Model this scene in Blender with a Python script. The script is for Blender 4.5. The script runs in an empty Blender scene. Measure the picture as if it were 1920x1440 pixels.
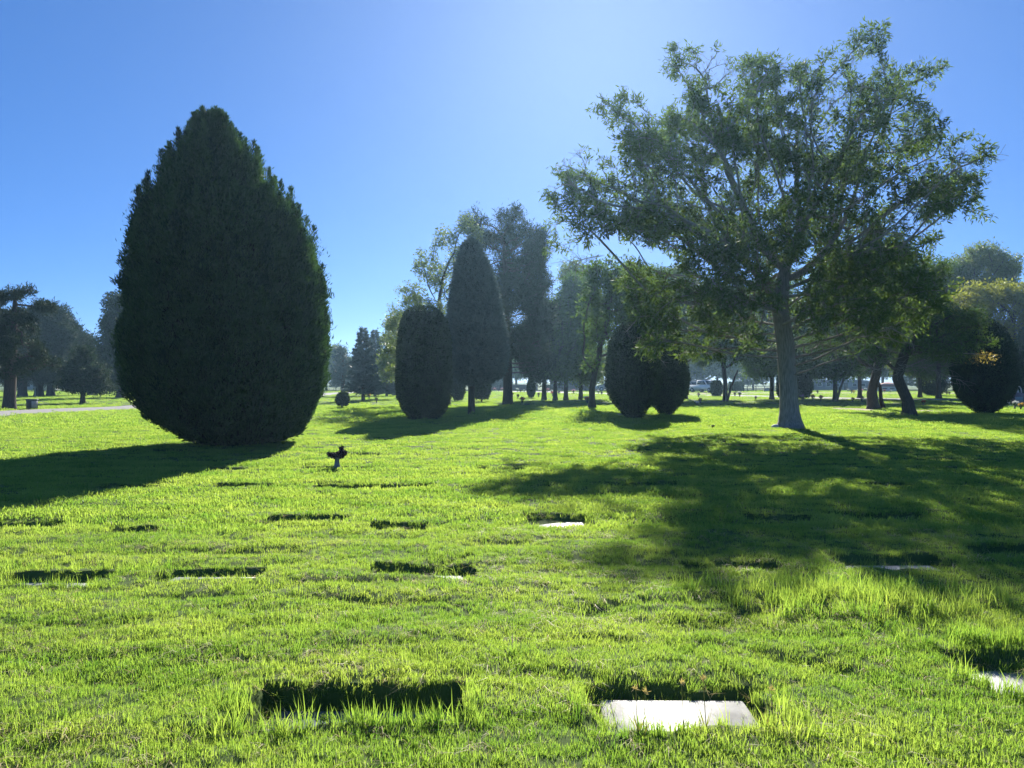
import bpy, math, random
import numpy as np
from mathutils import Vector
R = math.radians
random.seed(7)
rng = np.random.default_rng(11)
sc = bpy.context.scene
C = sc.collection

# ------------------------------------------------------------------ camera
F, CH, Y0, CX = 1400.0, 1.6, 716.0, 960.0      # focal length / eye height / horizon row, in photo pixels
cam = bpy.data.objects.new('camera', bpy.data.cameras.new('camera'))
C.objects.link(cam); sc.camera = cam
cam.location = (0, 0, CH); cam.rotation_euler = (R(90), 0, 0)
cam.data.sensor_width = 36; cam.data.lens = 36 * F / 1920
cam.data.shift_y = -4 / 1920
cam.data.clip_start = 0.05; cam.data.clip_end = 4000
# ------------------------------------------------------------------ sky + sun
SUN_EL, SUN_AZ = R(28.5), R(6.6)                # azimuth clockwise from +Y
w = bpy.data.worlds.new('World'); sc.world = w; w.use_nodes = True
nt = w.node_tree; bg = nt.nodes['Background']
sky = nt.nodes.new('ShaderNodeTexSky'); sky.sky_type = 'NISHITA'; sky.sun_disc = False
sky.sun_elevation = SUN_EL; sky.sun_rotation = SUN_AZ
sky.altitude = 3000; sky.air_density = 0.8; sky.dust_density = 2.6; sky.ozone_density = 6.0
bg.inputs['Strength'].default_value = 0.1
hs = nt.nodes.new('ShaderNodeHueSaturation'); hs.inputs['Saturation'].default_value = 1.3
gm = nt.nodes.new('ShaderNodeGamma'); gm.inputs[1].default_value = .64
nt.links.new(sky.outputs[0], gm.inputs[0]); nt.links.new(gm.outputs[0], hs.inputs['Color']); ti = nt.nodes.new('ShaderNodeMix'); ti.data_type = 'RGBA'; ti.blend_type = 'MULTIPLY'; ti.inputs[0].default_value = 1; ti.inputs[7].default_value = (.71,.89,1.18,1)
nt.links.new(hs.outputs[0], ti.inputs[6]); nt.links.new(ti.outputs[2], bg.inputs['Color'])
sun = bpy.data.objects.new('sun', bpy.data.lights.new('sun', 'SUN')); C.objects.link(sun)
sun.data.energy = 5.0; sun.data.angle = R(0.53); sun.data.color = (1.0, 0.95, 0.86)
sd = Vector((math.sin(SUN_AZ)*math.cos(SUN_EL), math.cos(SUN_AZ)*math.cos(SUN_EL), math.sin(SUN_EL)))
sun.rotation_euler = sd.to_track_quat('Z', 'Y').to_euler()
sc.view_settings.view_transform = 'Standard'; sc.view_settings.look = 'None'
sc.view_settings.exposure = 1.25; sc.view_settings.gamma = 1.0
sc.render.engine = 'CYCLES'
sc.cycles.max_bounces = 8; sc.cycles.transparent_max_bounces = 8
sc.cycles.transmission_bounces = 6; sc.cycles.diffuse_bounces = 4; sc.cycles.volume_bounces = 0

# ------------------------------------------------------------------ photo <-> place
def gx(px, py):                                  # a ground point from its photo pixel
    d = F*CH/(py-Y0); return (px-CX)/F*d, d
def zt(py, d): return CH + (Y0-py)/F*d           # height of something at distance d
# ------------------------------------------------------------------ noise
def _h(ix, iy, s):
    n = (ix*374761393 + iy*668265263 + s*1274126177) & 0xffffffff
    n = ((n ^ (n >> 13)) * 1274126177) & 0xffffffff
    return ((n ^ (n >> 16)) & 0xffff) / 65535.0
def vnoise(x, y, s=0):
    x = np.asarray(x, float); y = np.asarray(y, float)
    ix = np.floor(x).astype(np.int64); iy = np.floor(y).astype(np.int64)
    fx = x-ix; fy = y-iy; fx = fx*fx*(3-2*fx); fy = fy*fy*(3-2*fy)
    a = _h(ix, iy, s)*(1-fx) + _h(ix+1, iy, s)*fx
    b = _h(ix, iy+1, s)*(1-fx) + _h(ix+1, iy+1, s)*fx
    return (a*(1-fy)+b*fy)*2-1
def fbm(x, y, s=0, o=3):
    t = 0; a = 1
    for k in range(o): t = t + a*vnoise(x*2**k, y*2**k, s+k); a *= .5
    return t/1.75
def sst(a, b, x): t = np.clip((x-a)/(b-a), 0, 1); return t*t*(3-2*t)

# ------------------------------------------------------------------ grave markers sunk in the lawn: centre x, centre y, width, depth, pit, clear
MK = []
def mk(px, py, wpx, sink=.085, dp=.42, clear=1.0, yaw=0, **k):
    x, y = gx(px, py); wd = wpx/F*y
    MK.append(dict(x=x, y=y, w=wd, d=dp, sink=sink, clear=clear, yaw=yaw, **k))
# row nearest the camera
mk(672, 1312, 362, .15, .38, .9, L='sunken dark grave marker in the deep hollow at lower left', mat='dark')
mk(1275, 1320, 285, .10, .44, .93, L='sunlit white grave marker in the near hollow with seed heads in front', mat='white')
mk(1930, 1255, 210, .085, .46, .75, L='sunlit pale grave marker cut by the right edge of the picture', mat='white')
# second row
for px, py, wp, L, mt, cl in [(95,1080,165,'overgrown grave marker at the left edge of the second row','grey',.25),
        (400,1074,170,'grave marker under long grass, second from left in the second row','grey',.3),
        (790,1066,170,'grey grave marker with dry stalks, just above the near dark hollow','dark',.55),
        (1375,1060,165,'shaded grave marker on the border of the tree shadow, second row','grey',.45),
        (1672,1055,190,'grave marker with a thin white front strip behind the long grass mound','white',.6),
        (1900,1034,150,'grave marker by the right edge in the tree shadow, second row','grey',.4)]:
    mk(px, py-3, wp, .085, .38 if mt=='white' else .27, min(.9, cl+.3), L=L, mat=mt)
# third row
for px, py, wp, L, mt, cl in [(42,980,120,'grave marker under dark matted grass at the left edge, third row','grey',.3),
        (572,974,142,'slate blue grave marker in a clear cut hollow, third row','dark',.9),
        (1046,973,116,'bright white grave marker shining in the third row, mid lawn','white',1.0),
        (1460,967,125,'shaded grave marker in the tree shadow, left of the pair in the third row','grey',.4),
        (1660,965,125,'shaded grave marker in the tree shadow, right of the pair in the third row','grey',.4),
        (745,985,90,'nearly overgrown grave marker right of the slate blue one','grey',.15),
        (250,990,90,'nearly overgrown grave marker left of the slate blue one','grey',.15)]:
    mk(px, py, wp, .05 if mt=='white' else .085, .60 if mt=='white' else .38 if cl>.8 else .28, .98 if cl>.8 else min(.9, cl+.25), L=L, mat=mt)
# fourth row
for px, py, wp, L, mt, cl in [(242,912,96,'grave marker beside the edge of the big evergreen shadow, fourth row','grey',.4),
        (460,911,110,'grave marker in the fourth row below the big evergreen','grey',.35),
        (643,911,105,'mottled white grave marker in the fourth row, below the flower vase','white',.5),
        (762,911,88,'grave marker right of the mottled one in the fourth row','dark',.5),
        (982,910,100,'grave marker in the middle of the fourth row just left of the tree shadow','grey',.4),
        (1200,908,140,'wide shaded grave marker inside the tip of the tree shadow, fourth row','grey',.35),
        (1660,908,70,'small shaded grave marker in a light fleck of the tree shadow, fourth row','grey',.3),
        (1850,907,120,'shaded grave marker near the right edge, fourth row','grey',.35)]:
    mk(px, py, wp, .085, .30, min(.8, cl+.3), L=L, mat=mt)
# fifth row
for px, py, wp, L, mt, cl in [(598,876,60,'grave marker left of the tall flower vase, fifth row','grey',.35),
        (668,876,60,'grave marker right of the tall flower vase, fifth row','grey',.3),
        (430,878,70,'grave marker in the fifth row under the right flank of the big evergreen','grey',.2),
        (940,878,80,'grave marker in the fifth row in open sunny lawn','grey',.2),
        (660,851,90,'thin dark grave marker far behind the flower vase','grey',.3),
        (1560,872,90,'shaded grave marker in front of the big ash tree trunk','grey',.3)]:
    mk(px, py, wp, .08, .28, min(.7, cl+.25), L=L, mat=mt)

def pit(x, y, grow=0.0):
    """depth of the hollow and plate mask at x, y"""
    dep = np.zeros_like(x); msk = np.zeros_like(x)
    for m in MK:
        hw, hd = m['w']/2+.035+grow, m['d']/2+.03+grow
        sel = (np.abs(x-m['x']) < hw+.3) & (np.abs(y-m['y']) < hd+.3)
        if not sel.any(): continue
        wob = fbm(x[sel]*7, y[sel]*7, 31)*.05
        dx = np.abs(x[sel]-m['x'])-hw; dy = np.abs(y[sel]-m['y'])-hd
        e = np.maximum(dx, dy)+wob
        f = 1-sst(-.015, .05, e)
        dep[sel] = np.maximum(dep[sel], f*(m['sink']+.012))
        msk[sel] = np.maximum(msk[sel], (e < .0)*m['clear'])
    return dep, msk
def base_h(x, y):
    x = np.asarray(x, float); y = np.asarray(y, float)
    a = .034*fbm(x*.5, y*1.5, 3) + .016*fbm(x*1.7, y*4.2, 9, 2)
    a = a + .05*vnoise(x*.07, y*.13, 21)*sst(6, 30, y)
    a = a - .034*(1-np.abs(vnoise(x*.75+.3*vnoise(x*2, y*2, 5), y*1.9, 61)))**5 - .022*(1-np.abs(vnoise(x*1.3, y*3.1, 66)))**5
    # low mound of long grass by the second row
    mx, my = gx(1600, 1125)
    a = a + .05*np.exp(-(((x-mx)/.75)**2+((y-my)/.42)**2))
    return a
def H(x, y):
    x = np.asarray(x, float); y = np.asarray(y, float)
    return base_h(x, y) - pit(x, y)[0]
def Hs(x, y): return float(base_h(np.array([x]), np.array([y]))[0])

# ------------------------------------------------------------------ materials
def mat(name, col, rough=.7, spec=.3, metal=0, noise=None, bump=0, nscale=8, col2=None, trans=0, tcol=None, attr=False, inst=False, stretch=None, emis=None):
    m = bpy.data.materials.new(name); m.use_nodes = True
    n = m.node_tree; b = n.nodes['Principled BSDF']; out = n.nodes['Material Output']
    b.inputs['Roughness'].default_value = rough
    b.inputs['Specular IOR Level'].default_value = spec
    b.inputs['Metallic'].default_value = metal
    col = tuple(col)+(1,); cs = None
    if col2 is not None:
        mx = n.nodes.new('ShaderNodeMix'); mx.data_type = 'RGBA'
        mx.inputs[6].default_value = col; mx.inputs[7].default_value = tuple(col2)+(1,)
        if attr:
            a = n.nodes.new('ShaderNodeAttribute'); a.attribute_name = 'rnd'; fac = a.outputs['Fac']
        else:
            tc = n.nodes.new('ShaderNodeTexCoord'); nz = n.nodes.new('ShaderNodeTexNoise')
            nz.inputs['Scale'].default_value = nscale; nz.inputs['Detail'].default_value = 6
            if stretch:
                mp = n.nodes.new('ShaderNodeMapping'); mp.inputs['Scale'].default_value = stretch
                n.links.new(tc.outputs['Object'], mp.inputs[0]); n.links.new(mp.outputs[0], nz.inputs['Vector'])
            else: n.links.new(tc.outputs['Object'], nz.inputs['Vector'])
            cr = n.nodes.new('ShaderNodeMapRange'); cr.inputs[1].default_value = .35; cr.inputs[2].default_value = .65
            n.links.new(nz.outputs['Fac'], cr.inputs[0]); fac = cr.outputs[0]
            if bump:
                bp = n.nodes.new('ShaderNodeBump'); bp.inputs['Strength'].default_value = bump; bp.inputs['Distance'].default_value = .03
                n.links.new(nz.outputs['Fac'], bp.inputs['Height']); n.links.new(bp.outputs[0], b.inputs['Normal'])
        n.links.new(fac, mx.inputs[0]); cs = mx.outputs[2]
        if inst:                                     # every tuft its own tone, patches of lawn too
            oi = n.nodes.new('ShaderNodeObjectInfo'); ge = n.nodes.new('ShaderNodeNewGeometry')
            nz = n.nodes.new('ShaderNodeTexNoise'); nz.inputs['Scale'].default_value = 1.1; nz.inputs['Detail'].default_value = 5
            mp = n.nodes.new('ShaderNodeMapping'); mp.inputs['Scale'].default_value = (.6, 1.5, 0)
            n.links.new(ge.outputs['Position'], mp.inputs[0]); n.links.new(mp.outputs[0], nz.inputs['Vector'])
            mr = n.nodes.new('ShaderNodeMapRange'); mr.inputs[1].default_value = .4; mr.inputs[2].default_value = .68
            n.links.new(nz.outputs['Fac'], mr.inputs[0])
            ml = n.nodes.new('ShaderNodeMath'); ml.operation = 'MULTIPLY_ADD'
            n.links.new(oi.outputs['Random'], ml.inputs[0]); ml.inputs[1].default_value = .55
            m2 = n.nodes.new('ShaderNodeMath'); m2.operation = 'MULTIPLY'; m2.inputs[1].default_value = .6
            n.links.new(mr.outputs[0], m2.inputs[0]); n.links.new(m2.outputs[0], ml.inputs[2])
            mx2 = n.nodes.new('ShaderNodeMix'); mx2.data_type = 'RGBA'
            n.links.new(cs, mx2.inputs[6]); mx2.inputs[7].default_value = tuple(inst)+(1,)
            n.links.new(ml.outputs[0], mx2.inputs[0]); cs = mx2.outputs[2]
    if cs: n.links.new(cs, b.inputs['Base Color'])
    else: b.inputs['Base Color'].default_value = col
    if trans:
        t = n.nodes.new('ShaderNodeBsdfTranslucent'); ms = n.nodes.new('ShaderNodeMixShader')
        ms.inputs[0].default_value = trans
        if cs:
            g = n.nodes.new('ShaderNodeMix'); g.data_type = 'RGBA'; g.blend_type = 'MULTIPLY'; g.inputs[0].default_value = 1
            tc_ = tcol or (1.6, 1.5, .7)
            g.clamp_result = False
            n.links.new(cs, g.inputs[6]); g.inputs[7].default_value = tuple(tc_)+(1,)
            n.links.new(g.outputs[2], t.inputs['Color'])
        else: t.inputs['Color'].default_value = col
        n.links.new(b.outputs[0], ms.inputs[1]); n.links.new(t.outputs[0], ms.inputs[2])
        n.links.new(ms.outputs[0], out.inputs['Surface'])
    return m
M = {}
M['soil'] = mat('lawn_soil', (.05,.085,.02), .95, .1, col2=(.10,.14,.035), nscale=3, bump=.6)
M['grass'] = mat('grass', (.065,.145,.03), .5, .3, col2=(.135,.22,.042), attr=True, inst=(.255,.305,.085), trans=.58, tcol=(2.0,2.15,1.0))
M['straw'] = mat('dry_grass', (.42,.34,.16), .6, .3, col2=(.55,.48,.28), attr=True, trans=.35, tcol=(1.2,1.15,.9))
M['bark'] = mat('bark', (.36,.32,.28), .9, .15, col2=(.19,.17,.15), nscale=5, bump=1.0, stretch=(6,6,.8))
M['barkd'] = mat('dark_bark', (.10,.08,.065), .9, .15, col2=(.05,.04,.033), nscale=6, bump=1.0, stretch=(5,5,.8))
M['ash'] = mat('ash_leaf', (.045,.085,.03), .65, .12, col2=(.10,.155,.045), attr=True, trans=.45, tcol=(1.7,1.7,.8))
M['yleaf'] = mat('yellowing_leaf', (.24,.19,.05), .5, .3, col2=(.32,.29,.07), attr=True, trans=.5, tcol=(1.3,1.2,.8))
M['poplar'] = mat('poplar_leaf', (.075,.12,.045), .55, .3, col2=(.14,.20,.07), attr=True, trans=.4, tcol=(1.7,1.6,.8))
M['green'] = mat('green_leaf', (.035,.075,.025), .65, .1, col2=(.095,.16,.04), attr=True, trans=.38, tcol=(1.7,1.7,.8))
M['willow'] = mat('willow_leaf', (.12,.15,.025), .6, .15, col2=(.22,.25,.04), attr=True, trans=.55, tcol=(1.6,1.5,.8))
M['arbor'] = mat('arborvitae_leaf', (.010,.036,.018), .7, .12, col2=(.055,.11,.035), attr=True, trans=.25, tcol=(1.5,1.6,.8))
M['core'] = mat('dark_fill', (.010,.016,.008), .95, .05)  # near-black: inner shade of the evergreens as colour; also the pot soil
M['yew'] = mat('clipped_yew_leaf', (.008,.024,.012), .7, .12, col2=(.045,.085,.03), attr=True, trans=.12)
M['spruce'] = mat('blue_spruce_needle', (.045,.08,.075), .6, .3, col2=(.09,.14,.125), attr=True, trans=.15, tcol=(1.2,1.2,1))
M['pine'] = mat('pine_needle', (.016,.034,.016), .7, .1, col2=(.042,.07,.028), attr=True, trans=.1, tcol=(1.5,1.4,.8))
M['granite_white'] = mat('pale_granite', (.40,.39,.37), .5, .4, col2=(.24,.23,.21), nscale=7, bump=.2)
M['granite_grey'] = mat('grey_granite', (.34,.34,.35), .5, .4, col2=(.24,.24,.25), nscale=60, bump=.05)
M['granite_dark'] = mat('dark_granite', (.10,.13,.16), .6, .3, col2=(.07,.09,.11), nscale=50, bump=.05)
M['road'] = mat('asphalt', (.30,.285,.27), .9, .2, col2=(.24,.23,.22), nscale=2)
M['dirt'] = mat('dry_dirt', (.45,.37,.27), .95, .1, col2=(.33,.27,.19), nscale=4)

# ------------------------------------------------------------------ mesh helpers
def build(name, v, f, m, parent=None, rnd=None, smooth=False, mi=None):
    """v (N,3); f (M,k) array or list of arrays of equal-size faces"""
    me = bpy.data.meshes.new(name)
    fl = [np.asarray(a, np.int32) for a in (f if isinstance(f, list) else [f]) if len(a)]
    v = np.asarray(v, np.float32)
    me.vertices.add(len(v)); me.vertices.foreach_set('co', v.ravel())
    nl = sum(a.size for a in fl); nf = sum(len(a) for a in fl)
    me.loops.add(nl); me.polygons.add(nf)
    me.loops.foreach_set('vertex_index', np.concatenate([a.ravel() for a in fl]))
    tot = np.concatenate([np.full(len(a), a.shape[1], np.int32) for a in fl])
    st = np.concatenate([[0], np.cumsum(tot)[:-1]]).astype(np.int32)
    me.polygons.foreach_set('loop_start', st); me.polygons.foreach_set('loop_total', tot)
    if mi is not None: me.polygons.foreach_set('material_index', np.asarray(mi, np.int32))
    if smooth is not False: me.polygons.foreach_set('use_smooth', np.full(nf, True) if smooth is True else smooth)
    if rnd is not None:
        a = me.attributes.new('rnd', 'FLOAT', 'FACE'); a.data.foreach_set('value', np.asarray(rnd, np.float32))
    for k in (m if isinstance(m, list) else [m]): me.materials.append(k)
    me.update(calc_edges=True)
    o = bpy.data.objects.new(name, me); C.objects.link(o)
    if parent is not None: o.parent = parent
    return o
def tag(o, label, cat, group=None):
    o['label'] = label; o['category'] = cat
    if group: o['group'] = group
    return o
def thing(name, label, cat, loc=(0,0,0), rz=0, group=None):
    o = bpy.data.objects.new(name, None); C.objects.link(o); o.location = loc; o.rotation_euler = (0,0,rz)
    o.empty_display_size = .3
    return tag(o, label, cat, group)
def struct(o, kind='structure'): o['kind'] = kind; return o
def dup(root, loc, rz, s, label, group=None):
    def cp(o, p):
        c = o.copy(); C.objects.link(c)
        if p is not None: c.parent = p
        for ch in o.children: cp(ch, c)
        return c
    r = cp(root, None); r.location = loc; r.rotation_euler = (0,0,rz)
    r.scale = s if hasattr(s, '__len__') else (s,s,s)
    r['label'] = label
    if group: r['group'] = group
    return r
def nrm(a): return a/np.maximum(np.linalg.norm(a, axis=-1, keepdims=True), 1e-9)
def box(sx, sy, sz, cx=0, cy=0, cz=0, bev=0.0, taper=1.0):
    """box with chamfered vertical and top edges; returns v, quads list"""
    b = min(bev, sx/3, sy/3, sz/3) if bev else 0
    if not b:
        v = [(x*sx/2*(taper if z > 0 else 1)+cx, y*sy/2*(taper if z > 0 else 1)+cy, z*sz/2+cz) for z in (-1,1) for x, y in ((-1,-1),(1,-1),(1,1),(-1,1))]
        q = [(3,2,1,0),(4,5,6,7),(0,1,5,4),(1,2,6,5),(2,3,7,6),(3,0,4,7)]
        return np.array(v, float), np.array(q)
    ring = []
    def oct_(hx, hy, z):
        return [(-hx+b,-hy,z),(hx-b,-hy,z),(hx,-hy+b,z),(hx,hy-b,z),(hx-b,hy,z),(-hx+b,hy,z),(-hx,hy-b,z),(-hx,-hy+b,z)]
    hx, hy = sx/2, sy/2; t = taper
    v = oct_(hx, hy, -sz/2)+oct_(hx*t, hy*t, sz/2-b)+oct_(hx*t-b, hy*t-b, sz/2)
    v = np.array(v)+np.array([cx,cy,cz])
    q = []
    for r in (0, 8):
        for i in range(8): j = (i+1) % 8; q.append((r+i, r+j, r+8+j, r+8+i))
    for r, rev in ((0, True), (16, False)):
        a = [(r,r+1,r+2,r+7),(r+7,r+2,r+3,r+6),(r+6,r+3,r+4,r+5)]
        q += [x[::-1] for x in a] if rev else a
    return v, np.array(q)
def join(parts):
    vs, fs, n = [], [], 0
    for v, f in parts: vs.append(np.asarray(v, float)); fs.append(np.asarray(f)+n); n += len(v)
    return np.concatenate(vs), fs
def lathe(prof, k=16, cx=0, cy=0):
    p = np.array(prof, float); a = np.arange(k)/k*2*np.pi
    v = np.stack([cx+p[:,None,0]*np.cos(a), cy+p[:,None,0]*np.sin(a), np.repeat(p[:,1:2], k, 1)], -1).reshape(-1,3)
    q = []
    for i in range(len(p)-1):
        for j in range(k): q.append((i*k+j, i*k+(j+1)%k, (i+1)*k+(j+1)%k, (i+1)*k+j))
    return v, np.array(q)
def frame(d):
    ref = np.array([.31,.9,.12]); u = nrm(np.cross(d, ref)); return u, np.cross(d, u)
def tubes(P, par, r, K, sel=None, rough=0.0):
    """tapered prisms along a tree of nodes; main child continues its parent's ring"""
    n = len(P); par = np.asarray(par); idx = np.arange(n)
    has = par >= 0
    d = np.zeros_like(P); d[has] = nrm(P[has]-P[par[has]]); d[~has] = (0,0,1)
    main = np.full(n, -1); best = np.zeros(n)
    for i in idx[has]:
        if r[i] > best[par[i]]: best[par[i]] = r[i]; main[par[i]] = i
    s = idx[has] if sel is None else idx[has & sel]
    if not len(s): return np.zeros((0,3)), np.zeros((0,4), int)
    p = par[s]; ismain = (main[p] == s)
    d0 = np.where(ismain[:,None], d[p], d[s]); r0 = np.where(ismain, r[p], r[s])
    a = np.arange(K)/K*2*np.pi; ca, sa = np.cos(a), np.sin(a)
    def ring(c, dd, rr):
        u, v = frame(dd)
        return c[:,None]+rr[:,None,None]*(u[:,None]*ca[None,:,None]+v[:,None]*sa[None,:,None])
    v = np.concatenate([ring(P[p], d0, r0), ring(P[s], d[s], r[s])], 1)
    m = len(s); b = (np.arange(m)*2*K)[:,None]; j = np.arange(K)[None]; j2 = (j+1) % K
    q = np.stack([b+j, b+j2, b+K+j2, b+K+j], -1).reshape(-1,4)
    return v.reshape(-1,3), q
def leaves(c, ax, L, W, fold=.25, nv=None):
    """one lance-shaped quad per leaf"""
    n = len(c); nv = nrm(rng.normal(size=(n,3))) if nv is None else nv
    side = nrm(np.cross(ax, nv)); up = np.cross(side, ax)
    L = np.broadcast_to(L, n)[:,None]; W = np.broadcast_to(W, n)[:,None]
    a = c; b = c+ax*L*.42+side*W/2+up*W*fold; t = c+ax*L-up*L*.08; e = c+ax*L*.42-side*W/2+up*W*fold
    v = np.stack([a,b,t,e], 1).reshape(-1,3)
    return v, np.arange(4*n).reshape(-1,4)

# ------------------------------------------------------------------ trees
def colonize(trunk, att, D, di, dk, it=160, bias=(0,0,.15), jit=.12):
    P = [np.array(p, float) for p in trunk]; par = [-1]+list(range(len(trunk)-1))
    P = np.array(P); par = list(par)
    near = np.full(len(att), -1); nd = np.full(len(att), 1e9)
    def upd(lo):
        for k in range(lo, len(P), 256):
            blk = P[k:k+256]; dm = np.linalg.norm(att[:,None]-blk[None], axis=2)
            j = dm.argmin(1); m = dm[np.arange(len(att)), j]; b = m < nd
            nd[b] = m[b]; near[b] = j[b]+k
    upd(0); bias = np.array(bias)
    tried = set()
    for _ in range(it):
        act = nd < di
        if not act.any():
            k = nd.argmin(); act = np.zeros(len(att), bool); act[k] = True
        ids = np.unique(near[act]); new, np_ = [], []
        acc = np.zeros((len(P),3)); np.add.at(acc, near[act], nrm(att[act]-P[near[act]]))
        for i in ids:
            dd = nrm(nrm(acc[i])+bias+rng.normal(size=3)*jit); q = P[i]+dd*D
            key = (i, round(q[0],1), round(q[1],1), round(q[2],1))
            if key in tried: continue
            tried.add(key); new.append(q); np_.append(i)
        if not new:                               # nothing reachable any more: drop the stuck points
            keep = ~act; att = att[keep]; near = near[keep]; nd = nd[keep]
            if len(att) < 3: break
            continue
        lo = len(P); P = np.concatenate([P, new]); par += np_
        upd(lo); keep = nd > dk; att = att[keep]; near = near[keep]; nd = nd[keep]
        if len(att) < 3: break
    return P, np.array(par)
def sprout(P, par, start, nt, k, ln, up=.1):
    """side shoots off every fine branch node"""
    n = len(P); par = np.asarray(par); lev = np.zeros(n, int)
    for i in range(n-1, 0, -1): lev[par[i]] = max(lev[par[i]], lev[i]+1)
    base = np.where((lev <= start) & (np.arange(n) >= nt))[0]
    base = np.repeat(base, k); d = nrm(P[base]-P[par[base]])
    a = nrm(d*.55+rng.normal(size=d.shape)*.6+np.array([0,0,up])); L1 = rng.uniform(.5,1.2,(len(base),1))*ln
    p1 = P[base]+a*L1*.5; b = nrm(a+rng.normal(size=d.shape)*.35); p2 = p1+b*L1*.5
    m = len(base); P2 = np.concatenate([P, p1, p2]); par2 = np.concatenate([par, base, n+np.arange(m)])
    return P2, par2
def radii(P, par, rb, tip, flare=None):
    n = len(P); ch = np.bincount(par[par >= 0], minlength=n); tips = ch == 0
    ex = max(1.7, math.log(max(tips.sum(), 3))/math.log(rb/tip))
    a = np.where(tips, tip**ex, 0.0)
    for i in range(n-1, 0, -1): a[par[i]] += a[i]
    r = a**(1/ex)
    # levels from the tip
    lev = np.zeros(n, int)
    for i in range(n-1, 0, -1): lev[par[i]] = max(lev[par[i]], lev[i]+1)
    return r, lev, tips
def wood(P, par, r, m, parent, name='trunk', thick=.05):
    big = r >= thick
    # thin twigs need fewer sides
    v1, q1 = tubes(P, par, r, 12, big); v2, q2 = tubes(P, par, r, 4, ~big)
    v, f = join([(v1,q1),(v2,q2)])
    return build(name, v, f, m, parent, smooth=True)
DM = 6.0
def blob_pts(blobs, dens):
    out = []
    for cx, cy, cz, rx, ry, rz in blobs:
        n = max(14, int(DM*dens*rx*ry*rz*4.19)); p = nrm(rng.normal(size=(n,3)))*rng.random((n,1))**.4
        out.append(p*np.array([rx,ry,rz])+np.array([cx,cy,cz]))
    return np.concatenate(out)
def clusters(P, par, sel, k, L, W, spread=.5, droop=.1, off=.06, extra=None):
    ids = np.where(sel)[0]; d = nrm(P[ids]-P[par[ids]])
    c = np.repeat(P[ids], k, 0)+rng.normal(size=(len(ids)*k,3))*off
    ax = np.repeat(d, k, 0)*(.6)+rng.normal(size=(len(ids)*k,3))*spread; ax[:,2] -= droop; ax = nrm(ax)
    n = len(c); s = rng.uniform(.7,1.25,n)
    v, q = leaves(c, ax, L*s, W*s)
    rnd = np.clip(np.repeat(rng.random(len(ids)), k)*.6+rng.random(n)*.5, 0, 1)
    return v, q, rnd
def deciduous(name, label, cat, px, py, blobs, trunk_px, rb, leafm, bark='barkd', dens=2.2, D=.35, k=9, L=.10, W=.035, depth=1.0,
              group=None, tip=.006, lev=2, off=.09, droop=.15, thick=.05, di=None, spread=.55, frac=1.0, shoots=2, sl=1.1, slev=7, bias=(0,0,.12), x0=None, fill=None, jit=.12, gap=None):
    x, y = gx(px, py) if x0 is None else x0; s = F/y
    t = thing(name, label, cat, (x, y, Hs(x,y)-.03), 0, group)
    def loc(bx, by): return (bx-CX)/s-x, CH+(Y0-by)/s
    bl = []
    for b in blobs:
        bx, by, rx, ry = b[:4]; lx, lz = loc(bx, by); dy = b[4] if len(b) > 4 else 0
        rr = rx/s; bl.append((lx, dy, lz, rr, max(rr, ry/s)*depth, ry/s))
    att = blob_pts(bl, dens)
    for (bx, by, rx, ry, nf) in (fill or []):
        lx, lz = loc(bx, by); p = nrm(rng.normal(size=(nf,3)))*rng.random((nf,1))**.38; att = np.concatenate([att, p*np.array([rx/s, rx/s*.85, ry/s])+np.array([lx, .4, lz])])
    tr = []
    for (ax, ay) in trunk_px:
        lx, lz = loc(ax, ay); tr.append((lx, 0, lz))
    tr[0] = (0,0,-.05)
    pts = [np.array(tr[0])]
    for a, b in zip(tr[:-1], tr[1:]):
        a, b = np.array(a), np.array(b); m = max(1, int(np.linalg.norm(b-a)/D))
        for i in range(1, m+1): pts.append(a+(b-a)*i/m+np.array([0, rng.normal()*.01, 0]))
    P, par = colonize(pts, att, D, di or D*12, D*1.3, bias=bias, jit=jit)
    nt_ = len(pts)
    if shoots: P, par = sprout(P, par, slev, nt_, shoots, D*sl)
    r, lv, tips = radii(P, par, rb, tip)
    fl = np.ones(len(P)); z = P[:nt_,2]; fl[:nt_] = 1+.75*np.exp(-np.maximum(z,0)/.32)
    wood(P, par, r*fl, M[bark], t, thick=thick)
    sel = (lv <= lev) & (np.arange(len(P)) >= nt_) & (rng.random(len(P)) < frac); print(name, len(P), sel.sum()*k)
    if gap is not None: sel = sel & (fbm(P[:,0]*.75+P[:,1]*.45+3, P[:,2]*.9-P[:,1]*.5, 71) > gap)
    v, q, rnd = clusters(P, par, sel, k, L, W, spread=spread, off=off, droop=droop)
    cr = build('crown', v, q, leafm, t, rnd=rnd)
    return t, P, par, r, lv, sel
def needles(P, par, sel, k, L, W, up=.35, off=.12):
    ids = np.where(sel)[0]; ids = ids[(fbm(P[ids,0]*.9+P[ids,1]*.5, P[ids,2]*1.1+P[ids,1]*.6, 91) > -.22)]; d = nrm(P[ids]-P[par[ids]])
    cc = np.repeat(P[ids], k, 0)+rng.normal(size=(len(ids)*k,3))*off
    ax = rng.normal(size=cc.shape)*.75+np.repeat(d, k, 0)*.5; ax[:,2] += up; ax = nrm(ax)
    s = rng.uniform(.7,1.3,len(cc)); v, q = leaves(cc, ax, L*s, W*s, .1)
    return v, q, np.clip(np.repeat(rng.random(len(ids)), k)*.7+rng.random(len(cc))*.4, 0, 1)
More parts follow.
